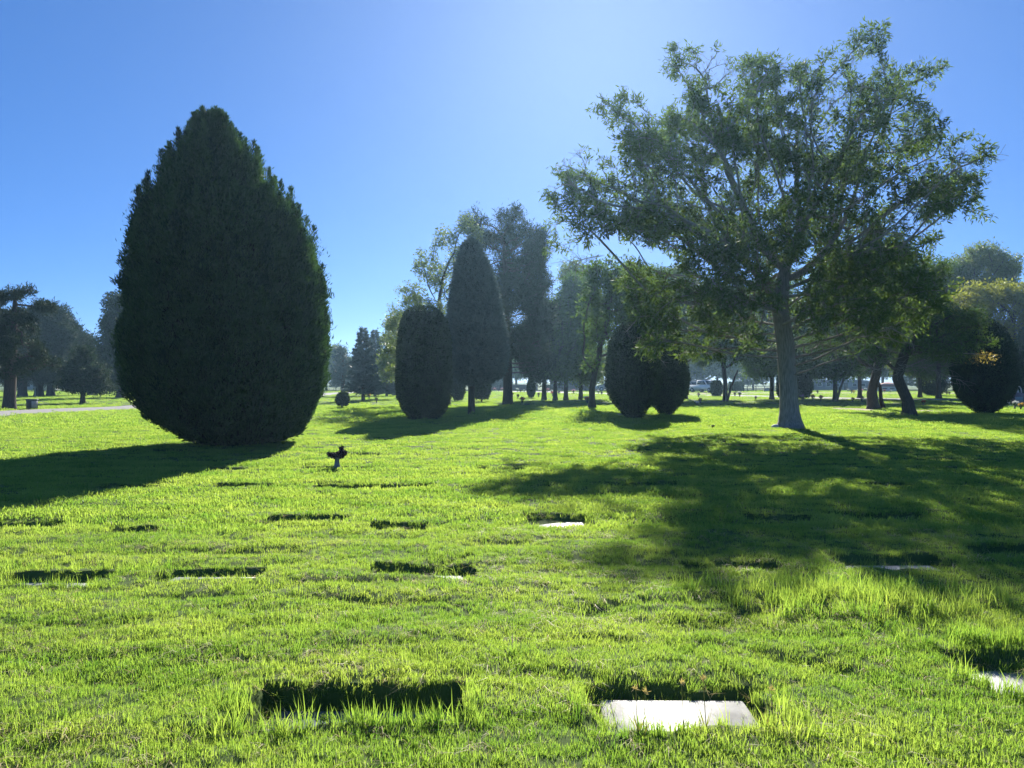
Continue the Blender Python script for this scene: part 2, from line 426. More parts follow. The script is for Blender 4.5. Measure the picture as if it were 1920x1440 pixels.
def pine(name, label, px, py, blobs, trunk_px, rb, m='pine', group=None, dens=1.6, D=.4, k=26, L=.22, W=.03, lev=2, off=.16, depth=1.0, cat='tree'):
    x, y = gx(px, py); s = F/y
    t = thing(name, label, cat, (x, y, Hs(x,y)-.03), 0, group)
    bl = []
    for b in blobs:
        bx, by, rx, ry = b[:4]; dy = b[4] if len(b) > 4 else 0
        bl.append(((bx-CX)/s-x, dy, CH+(Y0-by)/s, rx/s, max(rx,ry)/s*depth, ry/s))
    tr = [np.array([(a-CX)/s-x, 0, CH+(Y0-b)/s]) for a, b in trunk_px]; tr[0] = np.array([0,0,-.05])
    pts = [tr[0]]
    for a, b in zip(tr[:-1], tr[1:]):
        mm = max(1, int(np.linalg.norm(b-a)/D))
        for i in range(1, mm+1): pts.append(a+(b-a)*i/mm)
    P, par = colonize(pts, blob_pts(bl, dens), D, D*12, D*1.3, bias=(0,0,.02))
    P, par = sprout(P, par, 5, len(pts), 2, D*.9, .25)
    r, lv, tips = radii(P, par, rb, .012)
    fl = np.ones(len(P)); fl[:len(pts)] = 1+.4*np.exp(-np.maximum(P[:len(pts),2],0)/.4)
    wood(P, par, r*fl, M['barkd'], t)
    sel = (lv <= lev) & (np.arange(len(P)) >= len(pts))
    v, q, rnd = needles(P, par, sel, k, L, W, off=off)
    print(name, len(P), len(q)); build('crown', v, q, M[m], t, rnd=rnd)
    return t
def shrub(name, label, cat, loc, prof, n, L, W, m, shell=.35, rough=.10, lean=0, up=.6, out=.5, nplume=0, trunk=None, group=None, sq=1.0, lump=3.0, shift=None, core=.86, twist=.5, rz=0):
    """evergreen of revolution: prof = [(z, radius)], sprays through its outer shell round an added dark hull"""
    t = thing(name, label, cat, loc, rz, group)
    p = np.array(prof, float); zs = np.linspace(p[0,0], p[-1,0], 400); rs = np.interp(zs, p[:,0], p[:,1])
    pw = rs+.05; cdf = np.cumsum(pw)/pw.sum()
    z = np.interp(rng.random(n), cdf, zs); a = rng.random(n)*2*np.pi
    sx = lambda zz: np.interp(zz, [s[0] for s in shift], [s[1] for s in shift]) if shift is not None else 0*zz
    def rad(z, a):
        b = np.interp(z, p[:,0], p[:,1])
        nz = fbm(a*lump/1.0+9, z*.9*lump/3, 5)+.6*fbm(a*lump*3+2, z*lump*.8, 8)
        seam = 1-np.abs((a/np.pi)-1)          # no jump where the angle wraps
        return np.maximum(0, b*(1+rough*nz*np.minimum(1, seam*6)*.9))
    rr = rad(z, a); dep = rng.random(n)**1.6*shell*np.minimum(1, rr/.6)
    r_ = np.maximum(rr-dep, 0)
    c = np.stack([r_*np.cos(a)+sx(z), r_*np.sin(a)*sq, z], 1)
    ax = np.stack([np.cos(a)*out, np.sin(a)*out, np.full(n, up)], 1)+rng.normal(size=(n,3))*twist; ax = nrm(ax)
    s = rng.uniform(.6,1.3,n)
    v, q = leaves(c, ax, L*s, W*s, .15)
    rnd = np.clip(.5+.35*fbm(a*5, z*2.5, 14)+rng.normal(size=n)*.2, 0, 1)
    V, Q, RN = [v], [q], [rnd]; nn = len(v)
    for k in range(nplume):                  # pointed plumes standing proud of the outline
        zz = np.interp(rng.random()**.8, [0,1], [p[-1,0]*.12, p[-1,0]*.97]); aa = rng.random()*2*np.pi
        r0 = float(rad(np.array([zz]), np.array([aa]))[0])*rng.uniform(.9,1.02)-.03; hh = max(.2, min(rng.uniform(.3,.95), p[-1,0]+.25-zz)); m_ = 220
        u = rng.random(m_); wd = .14*(1-u)**.8
        cc = np.stack([r0*math.cos(aa)+float(sx(np.array([zz]))[0] if shift is not None else 0)+rng.normal(size=m_)*wd, r0*math.sin(aa)*sq+rng.normal(size=m_)*wd, zz+u*hh], 1)
        ax2 = nrm(np.stack([math.cos(aa)*.25+rng.normal(size=m_)*.45, math.sin(aa)*.25+rng.normal(size=m_)*.45, np.full(m_,.9)], 1))
        v2, q2 = leaves(cc, ax2, L*.9, W*.8, .15); V.append(v2); Q.append(q2+nn); nn += len(v2); RN.append(np.full(m_, rng.random()))
    cv = np.concatenate(V); cq = np.concatenate(Q); cr = np.concatenate(RN)
    build('crown', cv, cq, M[m], t, rnd=cr)
    # added solid hull: keeps the crown opaque, inner shade put into its colour
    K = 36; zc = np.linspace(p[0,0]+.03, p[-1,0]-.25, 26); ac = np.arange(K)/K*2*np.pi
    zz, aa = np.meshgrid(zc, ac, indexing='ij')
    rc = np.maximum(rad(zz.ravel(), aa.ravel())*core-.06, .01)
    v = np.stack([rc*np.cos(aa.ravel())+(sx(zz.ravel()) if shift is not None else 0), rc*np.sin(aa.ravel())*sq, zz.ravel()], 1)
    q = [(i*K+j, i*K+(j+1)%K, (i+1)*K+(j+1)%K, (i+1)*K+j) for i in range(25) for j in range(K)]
    build('dark_hull', v, [np.array(q), np.array([list(range(K))[::-1]]), np.array([list(range(25*K, 26*K))])], M['core'], t, smooth=True)
    if trunk:
        r0, h0 = trunk
        v, q = lathe([(r0*1.5,-.05),(r0*1.15,.08),(r0,.3),(r0*.9,h0)], 12)
        build('trunk', v, q, M['barkd'], t, smooth=True)
    return t
def spruce(name, label, px, py, top, wpx, m='spruce', bot=.12, group=None, n=9000, L=.22, W=.05, rb=.16, x0=None, hh=None, ww=None):
    if x0: x, y = x0
    else: x, y = gx(px, py)
    s = F/max(y, 1); h = hh or zt(top, y); wd = (ww or wpx/s)/2
    t = thing(name, label, 'tree', (x, y, Hs(x,y)-.03), 0, group)
    nb = int(h*17); cs, axs, brP, brpar, brr = [], [], [np.array([0,0,-.05])], [-1], [rb]
    for i in range(1, 13): brP.append(np.array([0,0,h*i/12.])); brpar.append(i-1 if i > 1 else 0); brr.append(rb*(1-i/12.6))
    for b in range(nb):
        u = (b+rng.random())/nb; z = h*(bot+(1-bot)*u); a = b*2.4+rng.normal()*.3
        ln = wd*(1-u)**.8*rng.uniform(.72,1.12)+.1
        dr = .25-.55*(1-u)+rng.normal()*.06
        m_ = max(8, int(n/nb*(ln/wd)*1.8)); q = rng.random(m_)**.75
        px_ = q*ln; sidew = rng.normal(size=m_)*.13*ln*(1.1-q)
        zz = z+dr*px_*.6+.18*px_*q-np.abs(rng.normal(size=m_))*.07
        c = np.stack([px_*math.cos(a)-sidew*math.sin(a), px_*math.sin(a)+sidew*math.cos(a), zz], 1)
        ax = np.stack([np.full(m_, math.cos(a)), np.full(m_, math.sin(a)), np.full(m_,.15)], 1)+rng.normal(size=(m_,3))*.4
        cs.append(c); axs.append(ax)
        bi = len(brP); z0 = int(np.clip(round(z/h*12), 1, 12))
        brP += [np.array([0,0,z]), np.array([ln*.85*math.cos(a), ln*.85*math.sin(a), z+dr*ln*.5+.12*ln])]; brpar += [z0-1, bi]; brr += [.02, .006]
    c = np.concatenate(cs); ax = nrm(np.concatenate(axs)); sz = rng.uniform(.6,1.3,len(c))
    v, q = leaves(c, ax, L*sz, W*sz, .1)
    build('crown', v, q, M[m], t, rnd=rng.random(len(c)))
    P = np.array(brP); wood(P, np.array(brpar), np.array(brr), M['barkd'], t)
    return t

# ================================================================== THE GROUND
def axis(segs):
    out = [segs[0][0]]
    for a, b, st in segs:
        n = max(1, int(round((b-a)/st))); out += list(np.linspace(a, b, n+1)[1:])
    return np.array(out)
def grow(a, b, st, g):
    out = []; x = a
    while x < b: st *= g; x += st; out.append(x)
    return out
xr = axis([(0, 3.4, .025), (3.4, 9, .07)]); xr = np.concatenate([xr, grow(9, 900, .07, 1.06)])
xs = np.concatenate([-xr[::-1][:-1], xr])
ys = axis([(2.4, 4.6, .022), (4.6, 7, .03), (7, 15, .05), (15, 20, .1)]); ys = np.concatenate([[-60,-20,-6,-1,1,2], ys, grow(20, 1200, .1, 1.045)])
_bh = base_h
def base_h(x, y):
    x = np.asarray(x, float); y = np.asarray(y, float)
    far = 1-sst(22, 42, y)
    side = 1-sst(20, 40, np.abs(x))
    return _bh(x, y)*np.maximum(far*side, 0) + (1-far*side)*.05*vnoise(x*.05, y*.05, 21)
X, Y = np.meshgrid(xs, ys); Z = H(X.ravel(), Y.ravel())
nx, ny = len(xs), len(ys); i = np.arange(ny-1)[:,None]*nx+np.arange(nx-1)[None]
q = np.stack([i, i+1, i+nx+1, i+nx], -1).reshape(-1,4)
struct(build('lawn_ground', np.stack([X.ravel(), Y.ravel(), Z], 1), q, M['soil'], smooth=True))

def ribbon(name, pts, wd, m, dz=.03, n=60):
    p = np.array(pts, float); t = np.linspace(0, len(p)-1, n)
    x = np.interp(t, range(len(p)), p[:,0]); y = np.interp(t, range(len(p)), p[:,1])
    for _ in range(3): x[1:-1] = (x[:-2]+x[1:-1]+x[2:])/3; y[1:-1] = (y[:-2]+y[1:-1]+y[2:])/3
    d = nrm(np.stack([np.gradient(x), np.gradient(y)], 1)); nv = np.stack([-d[:,1], d[:,0]], 1)
    rows = []
    for k in np.linspace(-.5, .5, 7):
        e = wd*k*(1+ (.04*fbm(x*.5, y*.5, 3)))
        a = x+nv[:,0]*e; b = y+nv[:,1]*e; z = H(a, b)+dz*(1 if abs(k) < .5 else -.6)
        rows.append(np.stack([a, b, z], 1))
    v = np.concatenate(rows); j = np.arange(6)[:,None]*n+np.arange(n-1)[None]
    return build(name, v, np.stack([j, j+1, j+n+1, j+n], -1).reshape(-1,4), m, smooth=True), np.stack([x, y], 1), wd
ROADPTS = [gx(*p) for p in [(-500,798),(-160,782),(0,774.5),(130,768.5),(265,763.8),(400,753),(560,742),(680,735),(900,733),(1130,738),(1360,741.5),(1600,747.5),(1760,749),(1920,750),(2500,751),(3300,751)]]
ro, RC, RW = ribbon('road', ROADPTS, 5.6, M['road'], .04, 160); struct(ro)
ro2, RC2, RW2 = ribbon('far_road', [gx(*p) for p in [(1130,737.5),(1500,737.5),(1900,738),(2600,739)]], 7, M['dirt'], .04, 60); struct(ro2)
def patch(name, px0, px1, py0, py1, m):
    x0, y0 = gx(px0, (py0+py1)/2); x1 = gx(px1, (py0+py1)/2)[0]; ya = gx(0, py1)[1]; yb = gx(0, py0)[1]
    cx, cy = (x0+x1)/2, (ya+yb)/2; a = np.arange(40)/40*2*np.pi
    r = 1+.25*fbm(np.cos(a)*2, np.sin(a)*2, 4)
    x = cx+(x1-x0)/2*np.cos(a)*r; y = cy+(yb-ya)/2*np.sin(a)*r
    v = np.stack([np.append(x, cx), np.append(y, cy), np.append(H(x, y)+.01, Hs(cx, cy)+.035)], 1)
    struct(build(name, v, np.array([(i, (i+1)%40, 40) for i in range(40)]), m, smooth=True)); return cx, cy, abs(x1-x0)/2, (yb-ya)/2
PATCH = [patch('bare_soil', 1572, 1638, 764.5, 770.5, M['dirt']), patch('bare_soil', 1700, 1760, 768, 772, M['dirt']), patch('bare_soil', 1155, 1182, 776, 781, M['dirt']),
         patch('bare_soil', 1000, 1060, 733, 736, M['dirt'])]

# ================================================================== GRAVE MARKERS
for m in MK:
    w_, d_ = m['w'], m['d']; v, q = box(w_, d_, .09, bev=.008)
    mt = M['granite_'+m['mat']]
    t = thing('grave_marker', m['L'], 'grave marker', (m['x'], m['y'], Hs(m['x'], m['y'])-m['sink']-.04), R(random.uniform(-1.2, 1.2)), 'flat grave markers sunk in rows in the lawn')
    build('base_slab', v, q, mt, t)
    v, q = box(w_-.1, d_-.1, .012, cz=.0495, bev=.005)
    build('face_plate', v, q, mt, t)

# ================================================================== GRASS
def tuft(nb, h0, h1, rad, wd, lean, lie=0, curl=.35, tall=0):
    V, Fq, Ft = [], [], []; n = 0
    for b in range(nb):
        a = random.random()*6.283; rr = rad*math.sqrt(random.random()); x, y = rr*math.cos(a), rr*math.sin(a)
        h = random.uniform(h0, h1); f = random.random()*6.283; wv = wd*random.uniform(.7, 1.2)
        ld = random.random()*6.283; l = abs(random.gauss(0, lean))+lie
        dx, dy = math.cos(ld)*l, math.sin(ld)*l
        cx, cy = math.cos(f)*wv/2, math.sin(f)*wv/2
        mx, my, mz = x+dx*h*.45, y+dy*h*.45, h*.55*max(.2, 1-l*.35)
        tx, ty = x+dx*h*(1+curl), y+dy*h*(1+curl); tz = h*max(.12, 1-l*(.55 if lie == 0 else .75))
        V += [(x-cx,y-cy,-.012),(x+cx,y+cy,-.012),(mx+cx*.85,my+cy*.85,mz),(mx-cx*.85,my-cy*.85,mz),(tx,ty,tz)]
        Fq.append((n,n+1,n+2,n+3)); Ft.append((n+3,n+2,n+4)); n += 5
    return V, Fq, Ft
VAR = [tuft(16,.020,.046,.036,.0034,.45) for _ in range(4)]                 # 0-3 lawn
VAR += [tuft(16,.05,.12,.035,.0042,.5) for _ in range(2)]                  # 4-5 long
VAR += [tuft(9,.05,.10,.04,.0028,.6,lie=.9) for _ in range(2)]              # 6-7 straw, lying
VAR += [tuft(54,.024,.050,.15,.009,.5) for _ in range(3)]                   # 8-10 mid
VAR += [tuft(4,.09,.19,.02,.004,.2)]                                      # 11 upright spikes
VAR += [tuft(110,.03,.06,.42,.018,.5) for _ in range(2)]                    # 12-13 far
STRAW = {6, 7}
def scatter(d0, d1, dens, slope=.74, marg=1.2):
    wmax = slope*d1+marg; n = int((d1-d0)*2*wmax*dens)
    x = rng.uniform(-wmax, wmax, n); y = rng.uniform(d0, d1, n); k = np.abs(x) < slope*y+marg
    return x[k], y[k]
PX, PY, PV, PS, PRX, PRY = [], [], [], [], [], []; PRZ = []
def near_mark(x, y):
    e = np.full(len(x), 9.0); side = np.zeros(len(x))
    for m in MK:
        a = np.maximum(np.abs(x-m['x'])-m['w']/2, np.abs(y-m['y'])-m['d']/2); b = a < e; e[b] = a[b]
        side[b] = np.sign(m['y']-y[b])
    return e, side
def plant(x, y, kind):
    dep, msk = pit(x, y); e, side = near_mark(x, y)
    keep = rng.random(len(x)) >= msk*np.where(side > 0, sst(-.02, .11+.05*fbm(x*7, y*7, 83), -e), sst(-.02, .045, -e))
    for rc, rw in ((RC, RW), (RC2, RW2)):
        far = y > 25
        if far.any():
            dmin = np.full(len(x), 99.0); idx = np.where(far)[0]
            for k in range(0, len(idx), 20000):
                s = idx[k:k+20000]; dmin[s] = np.sqrt(((x[s][:,None]-rc[:,0])**2+(y[s][:,None]-rc[:,1])**2).min(1))
            keep &= dmin > rw/2-.1
    if kind == 'mid': keep &= (e > .13) | ((e < 0) & (msk < .35))
    if kind == 'rim': keep &= (e < .17)
    for cx, cy, ra, rb in PATCH: keep &= ((x-cx)/ra)**2+((y-cy)/rb)**2 > .9+.5*rng.random(len(x))
    x, y, e, side = x[keep], y[keep], e[keep], side[keep]; n = len(x)
    tone = fbm(x*.9, y*1.8, 40); pr = rng.random(n); sc_ = rng.uniform(.75, 1.25, n)*(1+.30*fbm(x*1.6, y*3.2, 55)+.28*fbm(x*5, y*7, 56, 2))
    lean = np.zeros(n, bool)
    if kind in ('near', 'rim'):
        v = rng.integers(0, 4, n); v[(pr < .02+.08*(tone > .22))] = 6; v[(pr > .982)] = 7
        ed = (e < .07) & (e > -.05); v[ed & (pr > .45)] = 4; v[ed & (pr > .62)] = 5; v[ed & (pr < .10)] = 6; sc_[ed] *= .62
        fr = (e < .16) & (e > -.06) & (side > 0); g_ = fr & (y < 6); v[g_ & (pr > .915)] = 11; v[g_ & (pr > .3) & (pr < .5)] = 5; v[fr & (pr > .1) & (pr < .16)] = 7
        bk = (e < .05) & (e > -.06) & (side < 0) & (pr < .75); v[bk] = np.where(pr[bk] < .2, 6, 4+(pr[bk] > .4)); sc_[bk] = rng.uniform(.45,.9,bk.sum()); lean = bk
        v[(pr > .979) & (pr < .9805)] = 11
        mx, my = gx(1600, 1125); g = np.exp(-(((x-mx)/.7)**2+((y-my)/.32)**2)); lg = rng.random(n) < g*.65
        v[lg] = rng.integers(4, 6, lg.sum()); sc_[lg] *= 1.15
        m2x, m2y = gx(1860, 1200); g = np.exp(-(((x-m2x)/.45)**2+((y-m2y)/.14)**2)); lg = rng.random(n) < g*.7
        v[lg] = rng.integers(4, 6, lg.sum()); sc_[lg] *= 1.1
        m3x, m3y = gx(130, 1065); g = np.exp(-(((x-m3x)/.6)**2+((y-m3y)/.2)**2)); lg = rng.random(n) < g*.4
        v[lg] = rng.integers(4, 6, lg.sum())
    elif kind == 'mid':
        v = rng.integers(8, 11, n); v[pr < .03] = 6
        sc_[(e < .1)] *= .95
    else: v = rng.integers(12, 14, n)
    PX.append(x); PY.append(y); PV.append(v); PS.append(sc_)
    PRX.append(np.where(lean, rng.uniform(.4,1.3,n), rng.normal(size=n)*.12)); PRY.append(rng.normal(size=n)*.12); PRZ.append(np.where(lean, rng.normal(size=n)*.4, rng.random(n)*6.283))
plant(*scatter(2.2, 5.2, 1000), 'near'); plant(*scatter(5.2, 8.5, 560), 'near')
plant(*scatter(8.5, 12.5, 160), 'near'); plant(*scatter(8.5, 15.5, 300), 'rim'); plant(*scatter(8.0, 15, 75), 'mid'); plant(*scatter(15, 28, 44), 'mid')
plant(*scatter(26, 50, 8), 'far'); plant(*scatter(50, 135, 1.8), 'far')
px_, py_ = np.concatenate(PX), np.concatenate(PY); pv = np.concatenate(PV); ps = np.concatenate(PS)
pz_ = H(px_, py_); rx, ry = np.concatenate(PRX), np.concatenate(PRY); rz = np.concatenate(PRZ)
V = [np.stack([px_, py_, pz_], 1)]; nb = len(px_); kk = [np.full(nb, -1)]; Fq, Ft, mq, mt_ = [], [], [], []
for i, (v, a, b) in enumerate(VAR):
    V.append(np.array(v)); kk.append(np.full(len(v), i)); Fq.append(np.array(a)+nb); Ft.append(np.array(b)+nb); nb += len(v)
    mq += [1 if i in STRAW else 0]*len(a); mt_ += [1 if i in STRAW else 0]*len(b)
tot = np.concatenate(V)
rq = rng.random(len(mq)); rnd = np.concatenate([rq, rq])
g = build('grass', tot, [np.concatenate(Fq), np.concatenate(Ft)], [M['grass'], M['straw']], rnd=rnd, mi=mq+mt_)
tag(g, 'sunlit short green lawn grass with dry straw and longer tufts round the sunken markers', 'grass'); g['kind'] = 'stuff'
npt = len(px_)
def pa(nm, typ, val, key='value'):
    a = g.data.attributes.new(nm, typ, 'POINT'); a.data.foreach_set(key, val)
pa('k', 'FLOAT', np.concatenate(kk).astype(np.float32))
full = np.zeros(nb, np.float32); full[:npt] = pv; pa('vid', 'FLOAT', full)
full = np.ones(nb, np.float32); full[:npt] = ps; pa('scl', 'FLOAT', full)
rot = np.zeros((nb,3), np.float32); rot[:npt] = np.stack([rx, ry, rz], 1); pa('rot', 'FLOAT_VECTOR', rot.ravel(), 'vector')
ng = bpy.data.node_groups.new('grass_tufts', 'GeometryNodeTree')
ng.interface.new_socket('Geometry', in_out='INPUT', socket_type='NodeSocketGeometry'); ng.interface.new_socket('Geometry', in_out='OUTPUT', socket_type='NodeSocketGeometry')
N = ng.nodes; Lk = ng.links; gi = N.new('NodeGroupInput'); go = N.new('NodeGroupOutput')
def na(nm, typ='FLOAT'):
    n_ = N.new('GeometryNodeInputNamedAttribute'); n_.data_type = typ; n_.inputs['Name'].default_value = nm
    return n_.outputs['Attribute']
def cmp_(sock, val):
    a = N.new('ShaderNodeMath'); a.operation = 'COMPARE'; Lk.new(sock, a.inputs[0]); a.inputs[1].default_value = val; a.inputs[2].default_value = .3
    return a.outputs[0]
ka, va, sa, ra = na('k'), na('vid'), na('scl'), na('rot', 'FLOAT_VECTOR')
sp = N.new('GeometryNodeSeparateGeometry'); sp.domain = 'POINT'; Lk.new(gi.outputs[0], sp.inputs[0]); Lk.new(cmp_(ka, -1), sp.inputs['Selection'])
m2p = N.new('GeometryNodeMeshToPoints'); Lk.new(sp.outputs[0], m2p.inputs[0])
jn = N.new('GeometryNodeJoinGeometry')
for i in range(len(VAR)):
    s_ = N.new('GeometryNodeSeparateGeometry'); s_.domain = 'POINT'; Lk.new(gi.outputs[0], s_.inputs[0]); Lk.new(cmp_(ka, i), s_.inputs['Selection'])
    ip = N.new('GeometryNodeInstanceOnPoints'); Lk.new(m2p.outputs[0], ip.inputs['Points']); Lk.new(s_.outputs[0], ip.inputs['Instance'])
    Lk.new(cmp_(va, i), ip.inputs['Selection']); Lk.new(ra, ip.inputs['Rotation']); Lk.new(sa, ip.inputs['Scale']); Lk.new(ip.outputs[0], jn.inputs[0])
Lk.new(jn.outputs[0], go.inputs[0])
md = g.modifiers.new('tufts', 'NODES'); md.node_group = ng
print('grass tufts', npt)

# ================================================================== NEAR EVERGREENS AND TREES
def shrub_px(name, label, cat, px, py, prof_px, n, L, W, m, **k):
    """prof_px: rows (photo y, left x, right x)"""
    x, y = gx(px, py); s = F/y
    pr = [(CH+(Y0-a)/s, (c-b)/2/s) for a, b, c in prof_px][::-1]; sh = [(CH+(Y0-a)/s, ((b+c)/2-px)/s) for a, b, c in prof_px][::-1]
    return shrub(name, label, cat, (x, y, Hs(x, y)-.02), pr, n, L, W, m, shift=sh, **k)
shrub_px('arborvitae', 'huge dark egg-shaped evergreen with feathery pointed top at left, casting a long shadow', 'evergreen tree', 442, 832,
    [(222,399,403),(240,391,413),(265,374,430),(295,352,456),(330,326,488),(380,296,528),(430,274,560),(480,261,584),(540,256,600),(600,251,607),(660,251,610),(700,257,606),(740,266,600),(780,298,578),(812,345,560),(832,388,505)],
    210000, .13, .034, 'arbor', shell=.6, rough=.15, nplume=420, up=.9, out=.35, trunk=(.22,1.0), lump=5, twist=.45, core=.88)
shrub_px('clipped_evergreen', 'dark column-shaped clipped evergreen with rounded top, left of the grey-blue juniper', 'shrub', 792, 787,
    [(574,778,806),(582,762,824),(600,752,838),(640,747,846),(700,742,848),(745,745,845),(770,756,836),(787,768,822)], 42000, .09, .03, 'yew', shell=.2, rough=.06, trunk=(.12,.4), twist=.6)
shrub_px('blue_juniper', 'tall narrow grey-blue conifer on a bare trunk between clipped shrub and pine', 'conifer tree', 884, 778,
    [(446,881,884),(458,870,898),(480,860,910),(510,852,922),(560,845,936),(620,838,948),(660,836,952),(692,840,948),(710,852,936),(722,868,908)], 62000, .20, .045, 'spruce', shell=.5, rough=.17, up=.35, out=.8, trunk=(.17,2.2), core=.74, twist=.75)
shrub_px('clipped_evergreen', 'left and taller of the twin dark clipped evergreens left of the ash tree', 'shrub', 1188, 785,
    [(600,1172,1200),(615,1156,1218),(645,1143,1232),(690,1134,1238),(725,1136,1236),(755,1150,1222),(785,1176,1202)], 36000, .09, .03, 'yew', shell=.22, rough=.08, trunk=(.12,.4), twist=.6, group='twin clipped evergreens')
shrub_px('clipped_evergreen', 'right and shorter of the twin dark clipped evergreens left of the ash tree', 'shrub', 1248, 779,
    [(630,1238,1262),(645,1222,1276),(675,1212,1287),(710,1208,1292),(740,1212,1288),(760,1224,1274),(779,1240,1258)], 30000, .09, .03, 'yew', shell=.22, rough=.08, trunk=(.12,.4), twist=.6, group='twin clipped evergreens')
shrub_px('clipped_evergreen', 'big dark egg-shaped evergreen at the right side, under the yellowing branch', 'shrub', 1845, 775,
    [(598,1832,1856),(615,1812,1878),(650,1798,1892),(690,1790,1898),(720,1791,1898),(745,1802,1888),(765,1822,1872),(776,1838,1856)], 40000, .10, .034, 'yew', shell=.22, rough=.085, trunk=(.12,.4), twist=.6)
for px, py, pr, lb in [
    (641,766,[(739,637,648),(745,633,652),(752,632,652),(759,636,650)],'small round dark bush on a short stem, right of the huge egg-shaped evergreen'),
    (903,754,[(705,896,912),(718,888,919),(735,886,920),(748,893,914)],'dark oval bush between the juniper trunk and the tall pine trunk'),
    (858,752,[(690,852,866),(705,846,872),(735,846,872),(750,852,866)],'dark rounded bush close behind the juniper, left of its trunk'),
    (996,747,[(712,992,1000),(722,989,1003),(735,989,1003),(744,993,999)],'narrow upright dark oval bush right of the tall pine trunk'),
    (1342,743,[(714,1336,1350),(724,1333,1354),(736,1333,1354),(743,1338,1349)],'dark clipped bush hiding the end of the white pickup'),
    (1380,736,[(716,1368,1392),(722,1366,1394),(733,1366,1394)],'low boxy dark bush right of the forked background tree'),
    (1507,749,[(694,1500,1514),(708,1491,1522),(730,1489,1523),(745,1498,1516)],'dark rounded bush directly right of the ash trunk'),
    (1468,749,[(700,1462,1476),(712,1457,1482),(735,1457,1482),(746,1462,1476)],'dark bush half hidden behind the ash trunk'),
    (1748,742,[(692,1736,1762),(702,1724,1774),(722,1720,1778),(736,1730,1768),(742,1742,1756)],'broad dark ball bush seen between the gnarled tree and the egg-shaped evergreen')]:
    shrub_px('clipped_evergreen', lb, 'shrub', px, py, pr, 5000, .16, .06, 'yew', shell=.2, rough=.05, trunk=(.06,.3), twist=.7)

# ---- the big ash tree
BL = [(1180,150,35,28,0),(1225,170,50,40,.6),(1300,105,42,34,-.8),(1365,110,55,40,.5),(1440,125,60,42,-.4),(1520,120,48,38,.8),(1250,260,70,60,-1.2),
      (1350,230,80,65,1.5),(1450,240,80,70,-1.6),(1550,210,60,60,.5),(1642,75,28,40,0),(1620,160,48,55,-.6),(1690,140,40,45,.4),(1745,130,40,40,-.3),(1795,115,12,10,0),
      (1110,300,45,38,.4),(1090,370,50,40,-.6),(1150,340,60,60,1.2),(1130,430,50,35,-.8),(1200,420,70,50,-1.8),(1290,390,80,60,2.2),(1070,455,25,20,0),(1640,270,70,60,1.8),(1720,230,55,50,-1.2),
      (1800,250,40,38,0),(1850,285,38,25,.3),(1890,285,14,10,0),(1780,340,65,42,.8),(1700,370,70,50,-1.6),(1600,380,80,55,2.4),(1500,370,70,60,-2.6),(1400,380,70,60,2.8),
      (1330,480,70,45,-2.2),(1240,520,60,45,1.6),(1230,600,40,55,-.8),(1240,660,30,40,-1.4),(1330,560,60,50,-2.4),(1380,630,40,35,-2.2),(1450,520,60,50,2.6),(1560,500,70,50,-2.4),(1660,460,75,45,1.4),
      (1560,600,50,45,-2.4),(1620,640,45,35,-1.8),(1540,670,35,28,-2.2),(1680,560,50,45,-1.4),(1460,600,45,40,-2.8),(1400,480,60,50,-2.8),(1640,540,50,50,2.2),(1820,400,25,22,.2),(1830,355,30,16,.5)]
BL = [(1475+(a-1475)*1.055, 400+(b-400)*(1.06 if b < 400 else 1), c, d, (e if b > 300 else 3.2 if (a < 1260 and b < 200) else max(e, 0)+1.5)) for a, b, c, d, e in BL]
t, P, par, r, lv, sel = deciduous('ash_tree', 'big spreading ash tree with open leafy crown and straight grey trunk at right', 'tree', 1482, 802, BL,
    [(1482,802),(1478,720),(1472,640),(1462,575),(1468,520)], .30, M['ash'], bark='bark', dens=3.0, D=.29, k=10, L=.19, W=.05, lev=2, shoots=3, off=.08, droop=.2, tip=.005, spread=.65, frac=.74, di=4.2, jit=.05, gap=-.12, fill=[(1465,360,325,245,1300),(1440,560,250,100,500),(1645,52,22,20,60),(1862,285,30,16,60),(1215,590,45,75,90),(1330,640,60,45,90),(1560,640,70,45,110),(1680,600,60,50,80)], thick=.04, depth=1.15)
print('ash nodes', len(P), 'leaf nodes', sel.sum())
# yellow sprig belongs to the gnarled tree behind it
def dead_twigs(parent, spots, m='bark', n=16):
    """bare drooping branches, each a limb with side twigs"""
    for (sx, sy, dx, dz, dyy) in spots:
        Ps, pr, rr = [np.array([sx-.8*dx, dyy, sy-.8*dz])], [-1], [.02]
        d0 = nrm(np.array([dx, rng.normal()*.3, dz], float))
        for j in range(6): Ps.append(Ps[-1]+nrm(d0+rng.normal(size=3)*.25)*.22); pr.append(j); rr.append(.018*(1-j/7.5))
        for k in range(n):
            b = rng.integers(1, 7); p = Ps[b].copy(); d = nrm(d0+rng.normal(size=3)*.7); last = b
            for j in range(rng.integers(4, 8)):
                d = nrm(d+rng.normal(size=3)*.3+np.array([0,0,-.05])); p = p+d*.15; Ps.append(p.copy()); pr.append(last); last = len(Ps)-1; rr.append(.006*(1-j/9)+.0015)
        v, q = tubes(np.array(Ps), np.array(pr), np.array(rr), 4)
        build('bare_branch', v, q, M[m], parent, smooth=True)
s = F/t.location.y
def rel(px, py, t): s = F/t.location.y; return (px-CX)/s-t.location.x, CH+(Y0-py)/s
sp_ = []
for px, py, dx, dz, dy in [(1765,375,1,.1,.3),(1750,400,1,-.1,-.4),(1730,420,.9,-.35,.2),(1740,345,.9,.25,0),(1700,440,.9,-.2,.4),(1060,480,-1,-.1,.2)]:
    a, b = rel(px, py, t); sp_.append((a-.6*dx, b, dx, dz, dy))
dead_twigs(t, sp_, n=22)

